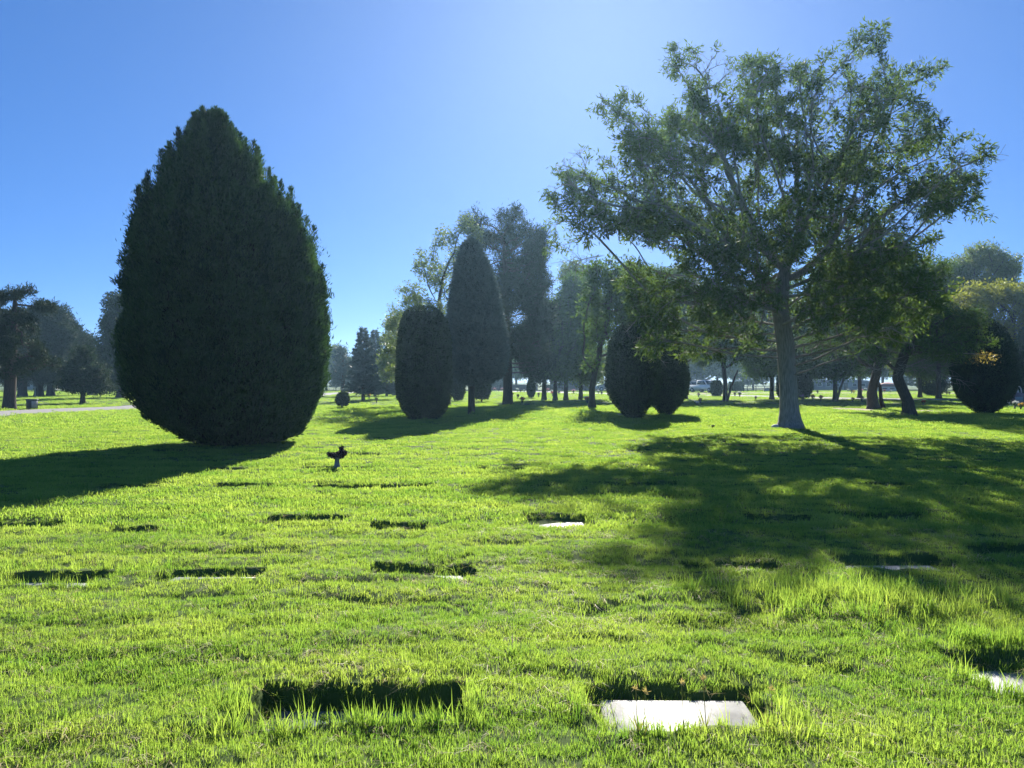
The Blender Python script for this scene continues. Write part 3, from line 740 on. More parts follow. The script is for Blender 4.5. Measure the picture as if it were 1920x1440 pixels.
# ---- gnarled trees right of the ash
def ragged(name, label, px, py, BLs, tr, rb, leaf='green', **k):
    return deciduous(name, label, 'tree', px, py, BLs, tr, rb, M[leaf], **k)
kw = dict(dens=2.6, D=.30, k=13, lev=3, shoots=3, L=.14, W=.045, off=.12, depth=1.2, frac=.8)
t1, *_ = ragged('gnarled_tree', 'gnarled tree with leaning double trunk, just right of the ash', 1638, 767, [(1560,560,50,60),(1600,620,60,45,-1),(1650,560,60,60,1),(1680,630,50,40,-.6),(1590,500,50,40,.8),(1640,490,60,40,-.5),(1545,640,35,30,.5)],
    [(1638,767),(1634,735),(1640,712),(1648,680)], .26, **kw)
x, y = t1.location.x, t1.location.y; s = F/y
v, q = tubes(np.array([[.62,0,-.05],[.45,.05,.6],[.42,.05,1.3],[.1,0,2.0]]), np.array([-1,0,1,2]), np.array([.15,.11,.10,.09]), 10)
build('second_trunk', v, q, M['barkd'], t1, smooth=True)
t2, *_ = ragged('gnarled_tree', 'gnarled tree with curved trunk, dead twigs and yellowing leaf sprig', 1706, 779, [(1700,600,60,50),(1740,560,55,50,.8),(1780,610,45,35,-.5),(1820,640,28,20,-.6),(1790,660,30,20,.5),(1730,650,55,28,-1),(1660,650,45,35,.6),(1810,600,35,25,.2),(1690,520,60,45,-.8),(1745,505,50,35,.6)],
    [(1706,779),(1702,750),(1692,728),(1682,706),(1690,680)], .24, **kw)
sp_ = []
for px, py, dx, dz in [(1700,680,.9,-.05),(1740,690,.9,.0),(1690,690,-.8,.1),(1720,665,1,.1),(1660,670,-.8,-.1),(1760,700,.9,-.2),(1640,690,-.7,0)]:
    a, b = rel(px, py, t2); sp_.append((a, b, dx, dz, -.5))
dead_twigs(t2, sp_, n=18)
a, b = rel(1838, 668, t2); n_ = 150; c = np.array([a-.15, -.6, b])+rng.normal(size=(n_,3))*np.array([.34,.2,.15]); ax = nrm(rng.normal(size=(n_,3))+np.array([.3,0,-.5]))
v, q = leaves(c, ax, .14, .05); build('yellow_leaves', v, q, M['yleaf'], t2, rnd=rng.random(n_))
a0, b0 = rel(1692, 690, t2)
v, q = tubes(np.array([[a0,0,b0],[a0+1.2,-.3,b0+.6],[a0+2.4,-.5,b0+.75],[a,-.6,b+.1]]), np.array([-1,0,1,2]), np.array([.06,.04,.025,.01]), 6); build('side_limb', v, q, M['bark'], t2, smooth=True)

# ---- middle group
deciduous('poplar_tree', 'airy pale green tree with fanned branches behind the column-shaped clipped shrub', 'tree', 838, 762, [(872,418,18,24),(838,445,24,26,.4),(800,500,30,28,-.6),(830,520,32,36,.8),(770,548,22,26,.3),(745,612,24,26,-.3),(735,655,22,26,.4),(800,590,40,36,-.8),(860,480,22,36,.6),(850,620,45,50,.8),(760,690,35,28),(890,440,16,26,.9)],
    [(838,762),(836,720),(832,680)], .2, M['poplar'], D=.34, k=9, L=.17, W=.085, dens=2.2, off=.14, frac=.9, lev=2, depth=1.1)
pine('pine_tree', 'tall pine with clumped many-headed top in the middle, thick dark trunk', 952, 759,
    [(890,415,20,24),(905,450,28,26,.6),(960,415,26,24,-.5),(945,450,34,34,.5),(1000,450,26,28,.6),(1022,462,10,14,0),(985,490,40,34,-.8),(940,500,44,36,1),(1000,530,36,30,.5),(960,560,50,36,-1),(1010,590,40,34,.8),(930,600,44,40,.8),(975,640,50,34,-.6),(1000,680,44,24,.5),(925,665,30,26,-.8)],
    [(952,759),(952,680),(950,600),(948,520),(945,460)], .32, D=.36, dens=2.4, k=30, L=.30, W=.045, off=.2)
pine('pine_tree', 'dark dense pine with reddish trunk right of the tall many-headed pine', 1020, 751, [(1010,560,24,34),(1030,600,34,36,.6),(1000,640,36,36,-.6),(1045,650,34,36,.5),(1020,690,44,26)],
    [(1020,751),(1021,700),(1020,620),(1018,560)], .2, k=30, L=.34, W=.06, D=.4, dens=2, off=.24)
for px, py, bl, lb, lf in [
    (1041,752,[(1050,590,22,40),(1060,640,30,40,.6),(1042,690,28,26,-.5)],'slim-trunked dark tree, first of the close pair left of the streak of slim trunks','green'),
    (1061,751,[(1075,560,26,44),(1085,610,34,44,.5),(1070,670,36,34,-.5)],'slim leaning dark tree, second of the close pair of slim trunks','green'),
    (1089,749,[(1075,510,26,24),(1090,540,34,36,.5),(1110,590,38,40,-.5),(1090,650,40,40,.4),(1100,700,34,22)],'broad-crowned green tree with short stout trunk, behind the slim willow-leaved tree','poplar'),
    (1110,767,[(1125,510,34,22),(1160,530,36,26,.6),(1130,560,40,34,-.5),(1175,580,38,30,.5),(1120,620,36,34,.3),(1165,640,34,26,-.4),(1110,680,28,22)],'slender green tree with straight thin trunk just left of the twin clipped evergreens','green'),
    (1205,749,[(1190,520,34,26),(1230,530,38,30,.5),(1200,580,48,40,-.6),(1250,600,44,40,.4),(1210,660,50,36)],'green tree rising right behind the taller twin evergreen','green'),
    (1285,748,[(1270,530,36,30),(1310,560,42,34,.6),(1280,610,46,40,-.5),(1320,650,44,30,.5)],'leafy green tree above the parked cars','poplar'),
    (1360,753,[(1350,600,36,30),(1390,610,38,34,.6),(1330,650,36,30,-.5),(1400,660,36,26,.3),(1365,640,40,30),(1360,560,40,30,.4)],'fork-trunked green tree right of the parked white pickup','green'),
    (1447,749,[(1440,560,44,36),(1420,620,44,40,.6),(1465,650,44,34,-.6),(1430,690,38,18)],'thin-trunked green tree just left of the ash trunk','green'),
    (1500,747,[(1490,600,44,36),(1520,640,40,34,.6),(1480,670,44,30,-.6),(1515,680,36,24)],'dark green tree whose crown shows right behind the ash trunk','green'),
    (1612,747,[(1610,620,44,36),(1640,650,40,34,.6),(1600,680,44,26,-.6)],'green tree directly behind the leaning double trunk','green'),
    (1725,746,[(1710,620,44,36),(1750,650,44,34,.6),(1700,670,44,30,-.6),(1740,690,40,20)],'green tree between the curved trunk and the broad ball bush','poplar'),
    (1810,747,[(1800,620,44,36),(1780,650,40,34,.6),(1830,660,40,34,-.6)],'green tree behind the left side of the big egg-shaped evergreen','green'),
    (1566,752,[(1560,560,44,40),(1540,620,40,40,.6),(1590,640,40,34,-.6),(1565,690,44,20)],'small many-stemmed dark tree between the ash and the gnarled tree','green')]:
    x, y = gx(px, py); tt, *_ = deciduous('background_tree', lb, 'tree', px, py, bl, [(px, py),(px, py-35),(px+(bl[0][0]-px)*.4, py-75)], .17, M[lf], D=.40, k=11, L=.24, W=.10, dens=1.6, off=.22, frac=.95, lev=3, shoots=3, depth=1.2, tip=.012)
    if px in (1566, 1360):
        v, q = tubes(np.array([[.1,0,0],[.5,.1,1.2],[1.0,0,2.6]]), np.array([-1,0,1]), np.array([.12,.09,.06]), 8); build('second_stem', v, q, M['barkd'], tt, smooth=True)
spruce('spruce_tree', 'grey-blue spruce with stepped branches in the gap right of the huge evergreen', 681, 752, 614, 70, n=16000, L=.26, W=.07)
spruce('spruce_tree', 'spruce top just behind and right of the grey-blue spruce', 703, 742, 618, 62, n=12000, L=.32, W=.1)
spruce('spruce_tree', 'small bluish spruce beside the column-shaped clipped shrub', 725, 743, 680, 40, n=7000, L=.3, W=.09)
for px, py, bl, lb, lf in [
    (643,743,[(640,668,16,16),(650,690,20,22,.5),(636,705,18,18)],'small tree hugging the right edge of the huge evergreen','spruce'),
    (748,748,[(745,600,20,22),(735,640,22,26,.5),(745,680,26,26,-.5),(725,690,20,22)],'light green tree just left of the column-shaped clipped shrub','poplar'),
    (1640,748,[(1640,500,40,30),(1600,540,40,34,.6),(1680,540,44,36,-.5),(1640,590,50,40)],'tall green tree behind the two gnarled trees','green'),
    (1760,747,[(1760,530,44,30),(1720,560,40,34,.6),(1790,580,44,36,-.5),(1750,630,50,30)],'green tree behind the dead twigs of the curved gnarled tree','green'),
    (1905,752,[(1890,560,44,28),(1850,590,38,30,.6),(1920,610,50,36,-.5),(1880,640,44,30,.5),(1950,560,40,34),(1825,560,34,24,-.6),(1800,600,30,24,.4)],'yellow-green drooping tree at the right edge','willow'),
    (1850,747,[(1840,480,34,18),(1810,510,38,24,.7),(1870,500,34,20,-.5),(1895,505,28,10,.5),(1840,545,60,26,.6),(1800,560,40,26)],'tall tree with ragged pale top at the far right above the yellow-green one','poplar')]:
    deciduous('background_tree', lb, 'tree', px, py, bl, [(px, py),(px, py-30),(px, py-70)], .2, M[lf], D=.44, k=11, L=.26, W=.10, dens=1.4, off=.24, frac=.95, lev=3, shoots=3, depth=1.2, tip=.012)
shrub_px('dark_conifer', 'dark conifer cut by the right edge behind the upright monuments', 'conifer tree', 1945, 757,
    [(590,1938,1952),(630,1915,1975),(680,1895,1992),(720,1890,1998),(740,1905,1985)], 16000, .2, .07, 'arbor', shell=.4, rough=.12, trunk=(.15,1.2))

# ---- left group
pine('pine_tree', 'flat-topped pine with layered branches at the left edge', 17, 768, [(60,540,14,5),(30,545,20,8,.4),(10,560,36,8,-.3),(70,575,24,6,.5),(0,590,36,12,.5),(40,600,40,9,-.5),(-20,640,50,20,.4),(35,650,50,24,-.5),(60,680,45,16,.5),(10,690,60,16),(30,620,36,18)],
    [(17,768),(20,700),(26,620),(28,560)], .3, k=34, L=.24, W=.05, D=.3, off=.14)
for px, py, bl, lb in [(42,744,[(30,610,30,26),(60,600,30,24,.8),(40,650,50,34,-.8),(70,690,46,24,.5),(20,700,40,20)],'dense dark pine behind the flat-topped one, left of a pair'),
                       (73,743,[(95,590,28,18),(75,620,36,30,.8),(110,640,36,34,-.8),(95,690,44,26,.6)],'dense pine with greenish rounded top, middle of the left group'),
                       (95,742,[(125,615,24,20),(140,640,24,24,.7),(125,670,30,26,-.7),(110,705,34,18)],'brownish dense pine sloping down to the right, left group')]:
    pine('pine_tree', lb, px, py, bl, [(px, py),(px, py-40),(px+8, py-90)], .42, k=30, L=.42, W=.09, D=.45, off=.3, dens=1.5)
deciduous('small_tree', 'small dark round-crowned tree with short trunk across the left drive', 'tree', 155, 757, [(158,668,20,18),(150,695,34,20,.3),(172,700,36,22,-.3),(135,722,26,14,.2),(180,725,32,14,-.2),(156,722,34,16)],
    [(155,757),(155,740),(156,720)], .14, M['yew'], D=.25, k=20, L=.16, W=.06, dens=6, off=.12, depth=1.1)
deciduous('background_tree', 'dark leafy tree peeping out left of the huge egg-shaped evergreen', 'tree', 225, 746, [(225,575,26,26),(212,610,28,26,.8),(240,620,34,36,-.8),(215,660,34,36,.6),(250,680,34,40,-.5),(225,710,36,20)],
    [(225,746),(225,715),(225,680)], .3, M['yew'], D=.42, k=14, L=.3, W=.12, dens=1.6, shoots=3, lev=3, off=.25, depth=1.1, tip=.014)
pine('pine_tree', 'hazy far pine between the small round tree and the dark leafy tree', 170, 741, [(165,640,16,12),(158,660,20,16),(180,665,20,18),(168,690,26,18)], [(170,741),(170,700),(168,660)], .3, k=24, L=.5, W=.12, D=.5, off=.4, dens=1.2)

# ---- far treeline
def fartree(seed, h, wd, leafm):
    t = thing('far_tree', 'x', 'tree', (0,0,0), 0, 'trees of the far treeline'); b = []
    for k in range(8): a = k*2.4; rr = wd*.26*(k > 0); b.append((rr*math.cos(a), rr*math.sin(a), h*(.42+.07*k), wd*.3, wd*.3, h*.15))
    P, par = colonize([np.array([0,0,z]) for z in np.linspace(-.05, h*.3, 5)], blob_pts(b, .5), .5, 9, .65); P, par = sprout(P, par, 6, 5, 3, .6)
    r, lv, tips = radii(P, par, h*.025, .015); wood(P, par, r, M['barkd'], t)
    v, q, rn = clusters(P, par, (lv <= 3) & (np.arange(len(P)) > 4), 16, .42, .2, off=.38, spread=.8); build('crown', v, q, M[leafm], t, rnd=rn); return t
protos = [fartree(1, 8, 7, 'green'), fartree(2, 9, 6.5, 'poplar'), fartree(3, 7.5, 7, 'green'), spruce('far_spruce', 'x', 0, 0, 0, 0, x0=(0,0), hh=9, ww=5, n=5000, L=.5, W=.18, group='trees of the far treeline')]
used = [False]*4
far_xs = [(-60,735),(20,733),(70,732),(118,733),(165,732),(215,733),(262,732),(560,731),(612,732),(640,733),(664,731),(692,731),(718,732),(742,731),(768,733),(800,731),(835,731),(868,732),(905,731),(938,732),(968,731),(1000,732),(1034,731),(1064,732),(1098,732),(1130,731),(1165,733),(1205,731),(1240,732),(1275,731),
          (1306,731),(1345,731),(1378,730),(1412,731),(1450,732),(1490,731),(1528,731),(1570,731),(1610,731),(1655,731),(1700,730.5),(1745,732),(1790,731),(1830,732),(1875,731),(1915,731),(1960,732)]
def near_what(px):
    L = [(0,'behind the flat-topped pine at the left edge'),(60,'behind the left pine group'),(110,'behind the brownish pine'),(160,'behind the small round tree at left'),(230,'behind the dark leafy tree at left'),(580,'hidden behind the huge evergreen'),
         (630,'at the right edge of the huge evergreen'),(680,'behind the grey-blue spruce'),(730,'behind the light green tree'),(790,'behind the column-shaped clipped shrub'),(870,'behind the juniper'),(950,'behind the tall pine trunk'),(1020,'behind the reddish-trunk pine'),(1080,'behind the slim trunks'),
         (1150,'behind the taller twin evergreen'),(1240,'behind the shorter twin evergreen'),(1310,'behind the parked cars'),(1375,'behind the fork-trunked tree'),(1450,'left behind the ash trunk'),(1510,'right behind the ash trunk'),(1570,'behind the many-stemmed tree'),(1640,'behind the leaning double trunk'),(1700,'behind the curved gnarled trunk'),(1750,'behind the broad ball bush'),(1840,'behind the right egg-shaped evergreen'),(1910,'at the right edge')]
    return min(L, key=lambda a: abs(a[0]-px))[1]
seen = {}
for i, (px, py) in enumerate(far_xs):
    k = [0,1,3,2,0,3,1][i % 7]; x, y = gx(px, py); s = rng.uniform(.8,1.2); ht = {0:'broad',1:'rounded',2:'low',3:'pointed'}[k]
    if 600 < px < 760: s *= .72
    lb = f'{ht} tree of the far treeline {near_what(px)}'; kb = lb; seen[kb] = seen.get(kb, 0)+1
    if seen[kb] == 2: lb = kb.replace('tree of', 'second tree of')
    if seen[kb] == 3: lb = kb.replace('tree of', 'third tree of')
    loc = (x, y, 0)
    if not used[k]:
        p = protos[k]; used[k] = True; p.location = loc; p.scale = (s*1.1,s*1.1,s); p['label'] = lb
    else: dup(protos[k], loc, rng.random()*6, (s*1.15,s*1.15,s), lb, 'trees of the far treeline')


# ================================================================== SMALL THINGS ON THE LAWN
M['metal'] = mat('galvanised_metal', (.20,.21,.21), .5, .4, .5, col2=(.14,.15,.15), nscale=14)
M['dried'] = mat('dried_flower', (.045,.02,.035), .8, .2, col2=(.09,.045,.05), attr=True)
for k, c, c2 in [('white',(.80,.80,.78),(.62,.64,.60)),('red',(.50,.04,.04),(.62,.10,.08)),('pink',(.70,.30,.38),(.78,.45,.50)),('yellow',(.75,.55,.10),(.70,.42,.06)),('purple',(.22,.10,.32),(.32,.18,.45))]:
    M['fl_'+k] = mat(k+'_petals', c, .6, .2, col2=c2, attr=True, trans=.35, tcol=(1.1,1.1,1.1))
M['darkpaint'] = mat('dark_painted_metal', (.035,.04,.045), .45, .4, col2=(.06,.065,.07), nscale=12)
M['greybox'] = mat('weathered_grey_panel', (.36,.37,.36), .7, .3, col2=(.28,.29,.28), nscale=9)
M['red_granite'] = mat('red_granite', (.20,.13,.14), .3, .5, col2=(.15,.09,.10), nscale=40)
M['limestone'] = mat('pale_stone', (.62,.60,.56), .8, .2, col2=(.50,.48,.44), nscale=7, bump=.4)
M['wallm'] = mat('mauve_grey_block', (.24,.22,.25), .85, .2, col2=(.19,.18,.20), nscale=3)
M['coping'] = mat('pale_coping', (.60,.60,.60), .8, .2, col2=(.5,.5,.5), nscale=5)
M['tile'] = mat('clay_tile', (.42,.20,.15), .8, .2, col2=(.34,.16,.12), nscale=6, bump=.3)
M['whitewall'] = mat('white_siding', (.72,.72,.70), .7, .3, col2=(.62,.62,.60), nscale=4)
M['greywall'] = mat('grey_siding', (.30,.32,.34), .7, .3, col2=(.25,.26,.28), nscale=4)
M['stalk'] = mat('weed_stalk', (.22,.28,.08), .6, .3, col2=(.35,.32,.12), nscale=20, trans=.3)
M['seed'] = mat('seed_head', (.60,.50,.28), .7, .2, col2=(.50,.40,.20), nscale=30, trans=.3)

# tall grave vase with dark dried flowers
x, y = gx(632, 878)
t = thing('grave_vase', 'tall metal grave vase with a dark boat-shaped bunch of dried flowers', 'vase', (x, y, Hs(x,y)))
v, q = lathe([(.0,0),(.085,0),(.082,.02),(.06,.05),(.047,.10),(.043,.16),(.048,.205),(.056,.215),(.044,.21)], 18); build('vase', v, q, M['metal'], t, smooth=True)
n_ = 900; u = rng.random(n_); cx_ = -.16+.33*u
top = np.interp(cx_, [-.17,-.09,-.02,.03,.09,.12,.17], [.31,.285,.30,.335,.35,.33,.325]); bot = np.interp(cx_, [-.17,-.10,-.03,.06,.12,.17], [.27,.215,.205,.205,.23,.29])
c = np.stack([cx_, rng.normal(size=n_)*.035, bot+(top-bot)*rng.random(n_)], 1)
nub = rng.normal(size=(160,3))*np.array([.016,.016,.018])+np.array([.08,0,.375]); c = np.concatenate([c, nub])
v, q = leaves(c, nrm(rng.normal(size=c.shape)), .038, .026); build('dried_flowers', v, q, M['dried'], t, rnd=rng.random(len(c)))
sP = []; 
for k in range(5):
    a = k*1.3; v, q = tubes(np.array([[.02*math.cos(a),.02*math.sin(a),.05],[.04*math.cos(a),.03*math.sin(a),.26]]), np.array([-1,0]), np.array([.003,.003]), 5); build('stem', v, q, M['stalk'], t)

def bouquet(kind, h=.42, wd=.16):
    t = thing('flower_vase', 'x', 'flower vase', (0,0,0), 0, 'flower vases on the graves')
    v, q = lathe([(0,0),(.05,0),(.045,.03),(.04,h*.3),(.055,h*.46),(.045,h*.45)], 10); build('vase', v, q, M['metal' if kind in ('white','pink') else 'darkpaint'], t, smooth=True)
    if kind != 'bare':
        heads = 9; c = []
        for k in range(heads):
            p = nrm(rng.normal(size=3))*np.array([wd,wd,h*.24])*rng.uniform(.4,1)+np.array([0,0,h*.76]); c.append(p+rng.normal(size=(26,3))*.022)
        c = np.concatenate(c); v, q = leaves(c, nrm(rng.normal(size=c.shape)+np.array([0,0,.4])), .05, .04); build('blossoms', v, q, M['fl_'+kind], t, rnd=rng.random(len(c)))
    c = rng.normal(size=(110,3))*np.array([wd*.28,wd*.28,h*.09])+np.array([0,0,h*.6]); v, q = leaves(c, nrm(rng.normal(size=c.shape)+np.array([0,0,.8])), .10, .03)
    build('greenery', v, q, M['dried' if kind == 'bare' else 'green'], t, rnd=rng.random(len(c))); return t
FL = [('red',1102,757,'by the slim straight trunk, left of the twin evergreens'),('white',1100,756,'beside the red one at the foot of the slim straight trunk'),('red',979,757,'in front of the trunk gap right of the tall pine'),
  ('bare',961,744,'just right of the tall pine trunk'),('bare',971,748,'second right of the tall pine trunk'),('white',970,736,'far off right of the tall pine trunk'),('bare',976,737,'far off, second in the row right of the tall pine'),('white',983,737,'far off, third in the row right of the tall pine'),
  ('pink',928,734,'far off left of the tall pine trunk, first of a row'),('bare',935,735,'far off left of the tall pine trunk, second of a row'),('pink',941,734,'far off left of the tall pine trunk, last of a row'),
  ('bare',1010,745,'left of the reddish-trunk pine'),('pink',1027,736,'between the reddish trunk and the first slim trunk'),('white',1034,738,'pale, left of the first slim trunk'),('red',1036,744,'left of the first slim trunk, nearer'),('bare',1048,741,'between the close pair of slim trunks'),('pink',1075,739,'between slim and stout trunks'),
  ('white',1122,739,'under the gap left of the twin evergreens'),('bare',1128,741,'touching the left side of the twin evergreens'),('white',1306,764,'in the sun right of the twin evergreens'),('bare',1313,757,'in tree shadow behind the sunny white vase'),('bare',1310,745,'in front of the parked cars'),
  ('white',1336,741,'at the foot of the bush hiding the pickup'),('white',1387,745,'right of the forked tree trunk, white'),('bare',1378,744,'right of the forked tree trunk, dark'),('bare',1417,750,'left of the thin trunk behind the ash'),('purple',1504,751,'under the dark bush right of the ash trunk'),
  ('red',1524,751,'right of the dark bush behind the ash'),('red',1539,751,'reddish, second right of the dark bush'),('bare',1533,739,'across the road right of the dark bush'),('white',1590,735,'across the road, first of the white row'),('bare',1597,738,'across the road, dark one in the white row'),('yellow',1601,739,'across the road, yellowish one in the row'),
  ('white',1609,735,'across the road, middle of the white row'),('pink',1616,737,'across the road, pink one in the row'),('white',1622,734,'across the road, last of the white row, left of the leaning trunk'),('bare',1599,753,'left one of two dark pots before the road'),('bare',1616,753,'right one of two dark pots before the road'),
  ('red',1658,736,'between the gnarled trunks, far off'),('white',1670,737,'left of the curved trunk, far off'),('red',1731,760,'bright red, alone right of the curved gnarled trunk'),('bare',1775,741,'first of two left of the big egg-shaped evergreen'),('bare',1780,741,'second of two left of the big egg-shaped evergreen'),
  ('white',1890,765,'white, left of the upright monument'),('white',1903,768,'white, in front of the upright monument'),('yellow',1914,769,'yellow-white, at the right edge before the monument'),('white',1884,762,'small white, touching the egg-shaped evergreen'),
  ('bare',652,742,'far off right of the huge evergreen'),('pink',728,738,'pink, behind the small spruce'),('bare',706,755,'right of the grey-blue spruce trunk'),('bare',685,738,'far off behind the grey-blue spruce'),('yellow',692,748,'in shade right of the grey-blue spruce'),('white',851,749,'white, between clipped shrub and juniper'),('red',897,748,'right of the juniper trunk'),('bare',905,751,'under the dark oval bush')]
BK = {}
for kind, px, py, wh in FL:
    x, y = gx(px, py); lb = ('dark empty' if kind == 'bare' else kind)+f' flower vase {wh}'; loc = (x, y, Hs(x,y)); s_ = rng.uniform(.85,1.25)*(1.15 if y > 60 else 1)
    if kind not in BK: b = BK[kind] = bouquet(kind); b.location = loc; b.scale = (s_,)*3; b['label'] = lb
    else: dup(BK[kind], loc, rng.random()*6, s_, lb)

# dark pot and white stone in the lawn
x, y = gx(1337, 802); t = thing('flower_pot', 'small black pot standing alone on the sunlit lawn left of the ash trunk', 'pot', (x, y, Hs(x,y)))
v, q = lathe([(0,0),(.04,0),(.055,.12),(.06,.125),(.06,.14),(.05,.14),(.045,.11),(0,.10)], 16); build('pot', v, q, M['darkpaint'], t, smooth=True)
v, q = lathe([(0,.118),(.045,.115)], 16); build('soil', v, q, M['core'], t)
x, y = gx(1457, 802); a = np.linspace(0, 2*np.pi, 20, endpoint=False); V_ = []
for k, (r_, z_) in enumerate([(1.0,-.05),(1.0,.02),(.82,.085),(.45,.12),(.08,.128)]):
    rr = r_*(1+.13*fbm(np.cos(a)*1.7+k*.4, np.sin(a)*1.7, 77)); V_.append(np.stack([.21*rr*np.cos(a), .15*rr*np.sin(a), np.full(20, z_)], 1))
V_ = np.concatenate(V_); q = [(i*20+j, i*20+(j+1)%20, (i+1)*20+(j+1)%20, (i+1)*20+j) for i in range(4) for j in range(20)]
o = build('rock', V_, [np.array(q), np.array([list(range(80,100))])], M['limestone'], smooth=True); o.location = (x, y, Hs(x,y)); tag(o, 'rounded white stone in the grass at the left foot of the ash trunk', 'rock')

# seed head weeds in front of the near right marker
for px, py, hy, lb in [(1197,1378,1288,'weed stalk with tan seed head at the left of the near white marker'),(1206,1385,1296,'shorter weed stalk leaning beside the leftmost seed head'),(1277,1380,1282,'thin weed stalk with small seed head at the middle of the near white marker'),
                   (1322,1374,1274,'weed stalk with forked tan seed head over the right half of the near white marker'),(1447,1375,1290,'weed stalk with orange seed head right of the near white marker')]:
    x, y = gx(px, py); h = zt(hy, y); t = thing('weed_stalk', lb, 'weed', (x, y, Hs(x,y)-.02), 0, 'seed head weeds round the near white marker')
    z = np.linspace(0, h, 6); bend = .012*np.sin(z/h*1.5+px); P_ = np.stack([bend, bend*.5, z], 1)
    v, q = tubes(P_, np.arange(-1, 5), np.linspace(.0022,.0012,6), 5); build('stem', v, q, M['stalk'], t, smooth=True)
    tip = P_[-1]; n_ = 34; c = tip+rng.normal(size=(n_,3))*np.array([.004,.004,.003]); ax = nrm(rng.normal(size=(n_,3))*.9+np.array([0,0,.7]))
    v, q = leaves(c, ax, rng.uniform(.012,.028,n_), .003); build('seed_head', v, q, M['seed'], t)
    v, q = leaves(np.zeros((4,3))+np.array([0,0,.01]), nrm(np.array([[.4,0,1],[-.5,.2,1],[.1,-.5,1],[-.2,.4,1.]])), .11, .007); build('leaf', v, q, M['stalk'], t)
x, y = gx(608, 1352); t = thing('weed', 'little broad-leaved weed growing in the near dark hollow', 'weed', (x, y, Hs(x,y)-.09))
c = rng.normal(size=(46,3))*np.array([.02,.012,.012])+np.array([0,0,.10]); v, q = leaves(c, nrm(rng.normal(size=c.shape)+np.array([0,0,.5])), .016, .011); build('leaf', v, q, M['green'], t, rnd=rng.random(46))
v, q = tubes(np.array([[0,0,0],[.003,0,.06],[0,0,.11]]), np.array([-1,0,1]), np.array([.002,.0018,.0012]), 5); build('stem', v, q, M['stalk'], t)

# box-shaped bin by the drive
x, y = gx(60, 767); t = thing('litter_bin', 'dark square litter bin with one pale side, beside the left drive', 'litter bin', (x, y, Hs(x,y)), R(-24))
v, q = box(.44,.44,.52, cz=.28, bev=.02); build('body', v, q, M['darkpaint'], t)
v, q = box(.50,.50,.06, cz=.572, bev=.02); build('lid', v, q, M['darkpaint'], t)
v, q = box(.012,.36,.42, cx=.227, cz=.28, bev=.004); build('side_panel', v, q, M['greybox'], t)
v, q = box(.36,.36,.04, cz=.01); build('foot', v, q, M['greybox'], t)
x, y = gx(66, 743.5); t = thing('sign_post', 'thin pale post standing between the left pine trunks', 'post', (x, y, 0))
v, q = box(.09,.09,1.1, cz=.55, bev=.01); build('post', v, q, M['whitewall'], t); v, q = box(.3,.02,.2, cy=-.056, cz=1.0, bev=.005); build('sign_panel', v, q, M['whitewall'], t)

# upright monuments at the right edge
def monument(px, py, wd, ht, mt, lb, arch=False, rz=0):
    x, y = gx(px, py); t = thing('upright_monument', lb, 'monument', (x, y, Hs(x,y)-.02), rz)
    v, q = box(wd*1.3,.42,.18, cz=.09, bev=.02); build('base', v, q, M['limestone'], t)
    K = 14; a = np.linspace(0, np.pi, K); top = [(wd/2*math.cos(k), ht*.86+ht*.14*math.sin(k)) for k in a]
    out = [(-wd/2,.18),(wd/2,.18)]+top; n = len(out)
    v = [(p[0],-.11,p[1]) for p in out]+[(p[0],.11,p[1]) for p in out]
    side = np.array([(i,(i+1)%n,(i+1)%n+n,i+n) for i in range(n)]); 
    build('tablet', np.array(v), [side, np.array([list(range(n))[::-1]]), np.array([list(range(n,2*n))])], M[mt], t)
    v, q = box(wd*.7,.012,ht*.4, cy=-.117, cz=ht*.5, bev=.004); build('inscription_panel', v, q, M['greybox'], t)
    if arch:
        a = np.linspace(0, np.pi, 12); P_ = np.stack([wd*.36*np.cos(a), np.zeros(12), ht*.98+.42*np.sin(a)**.8], 1); v, q = tubes(P_, np.arange(-1,11), np.full(12,.04), 8); build('arch', v, q, M['limestone'], t, smooth=True)
        v, q = lathe([(.09,ht*.95),(.07,ht+.1),(.05,ht+.2),(.03,ht+.24),(.05,ht+.28),(.02,ht+.33),(0,ht+.335)], 12); build('statuette', v, q, M['limestone'], t, smooth=True)
    return t
monument(1908, 763, .75, .95, 'red_granite', 'dark red upright monument with pale arch on top, at the right edge', True, R(6))
monument(1932, 760, .7, 1.1, 'granite_dark', 'dark upright monument cut off by the right edge of the picture', False, R(-5))
monument(1438, 734, .9, .62, 'red_granite', 'low maroon monument far off left of the ash trunk')

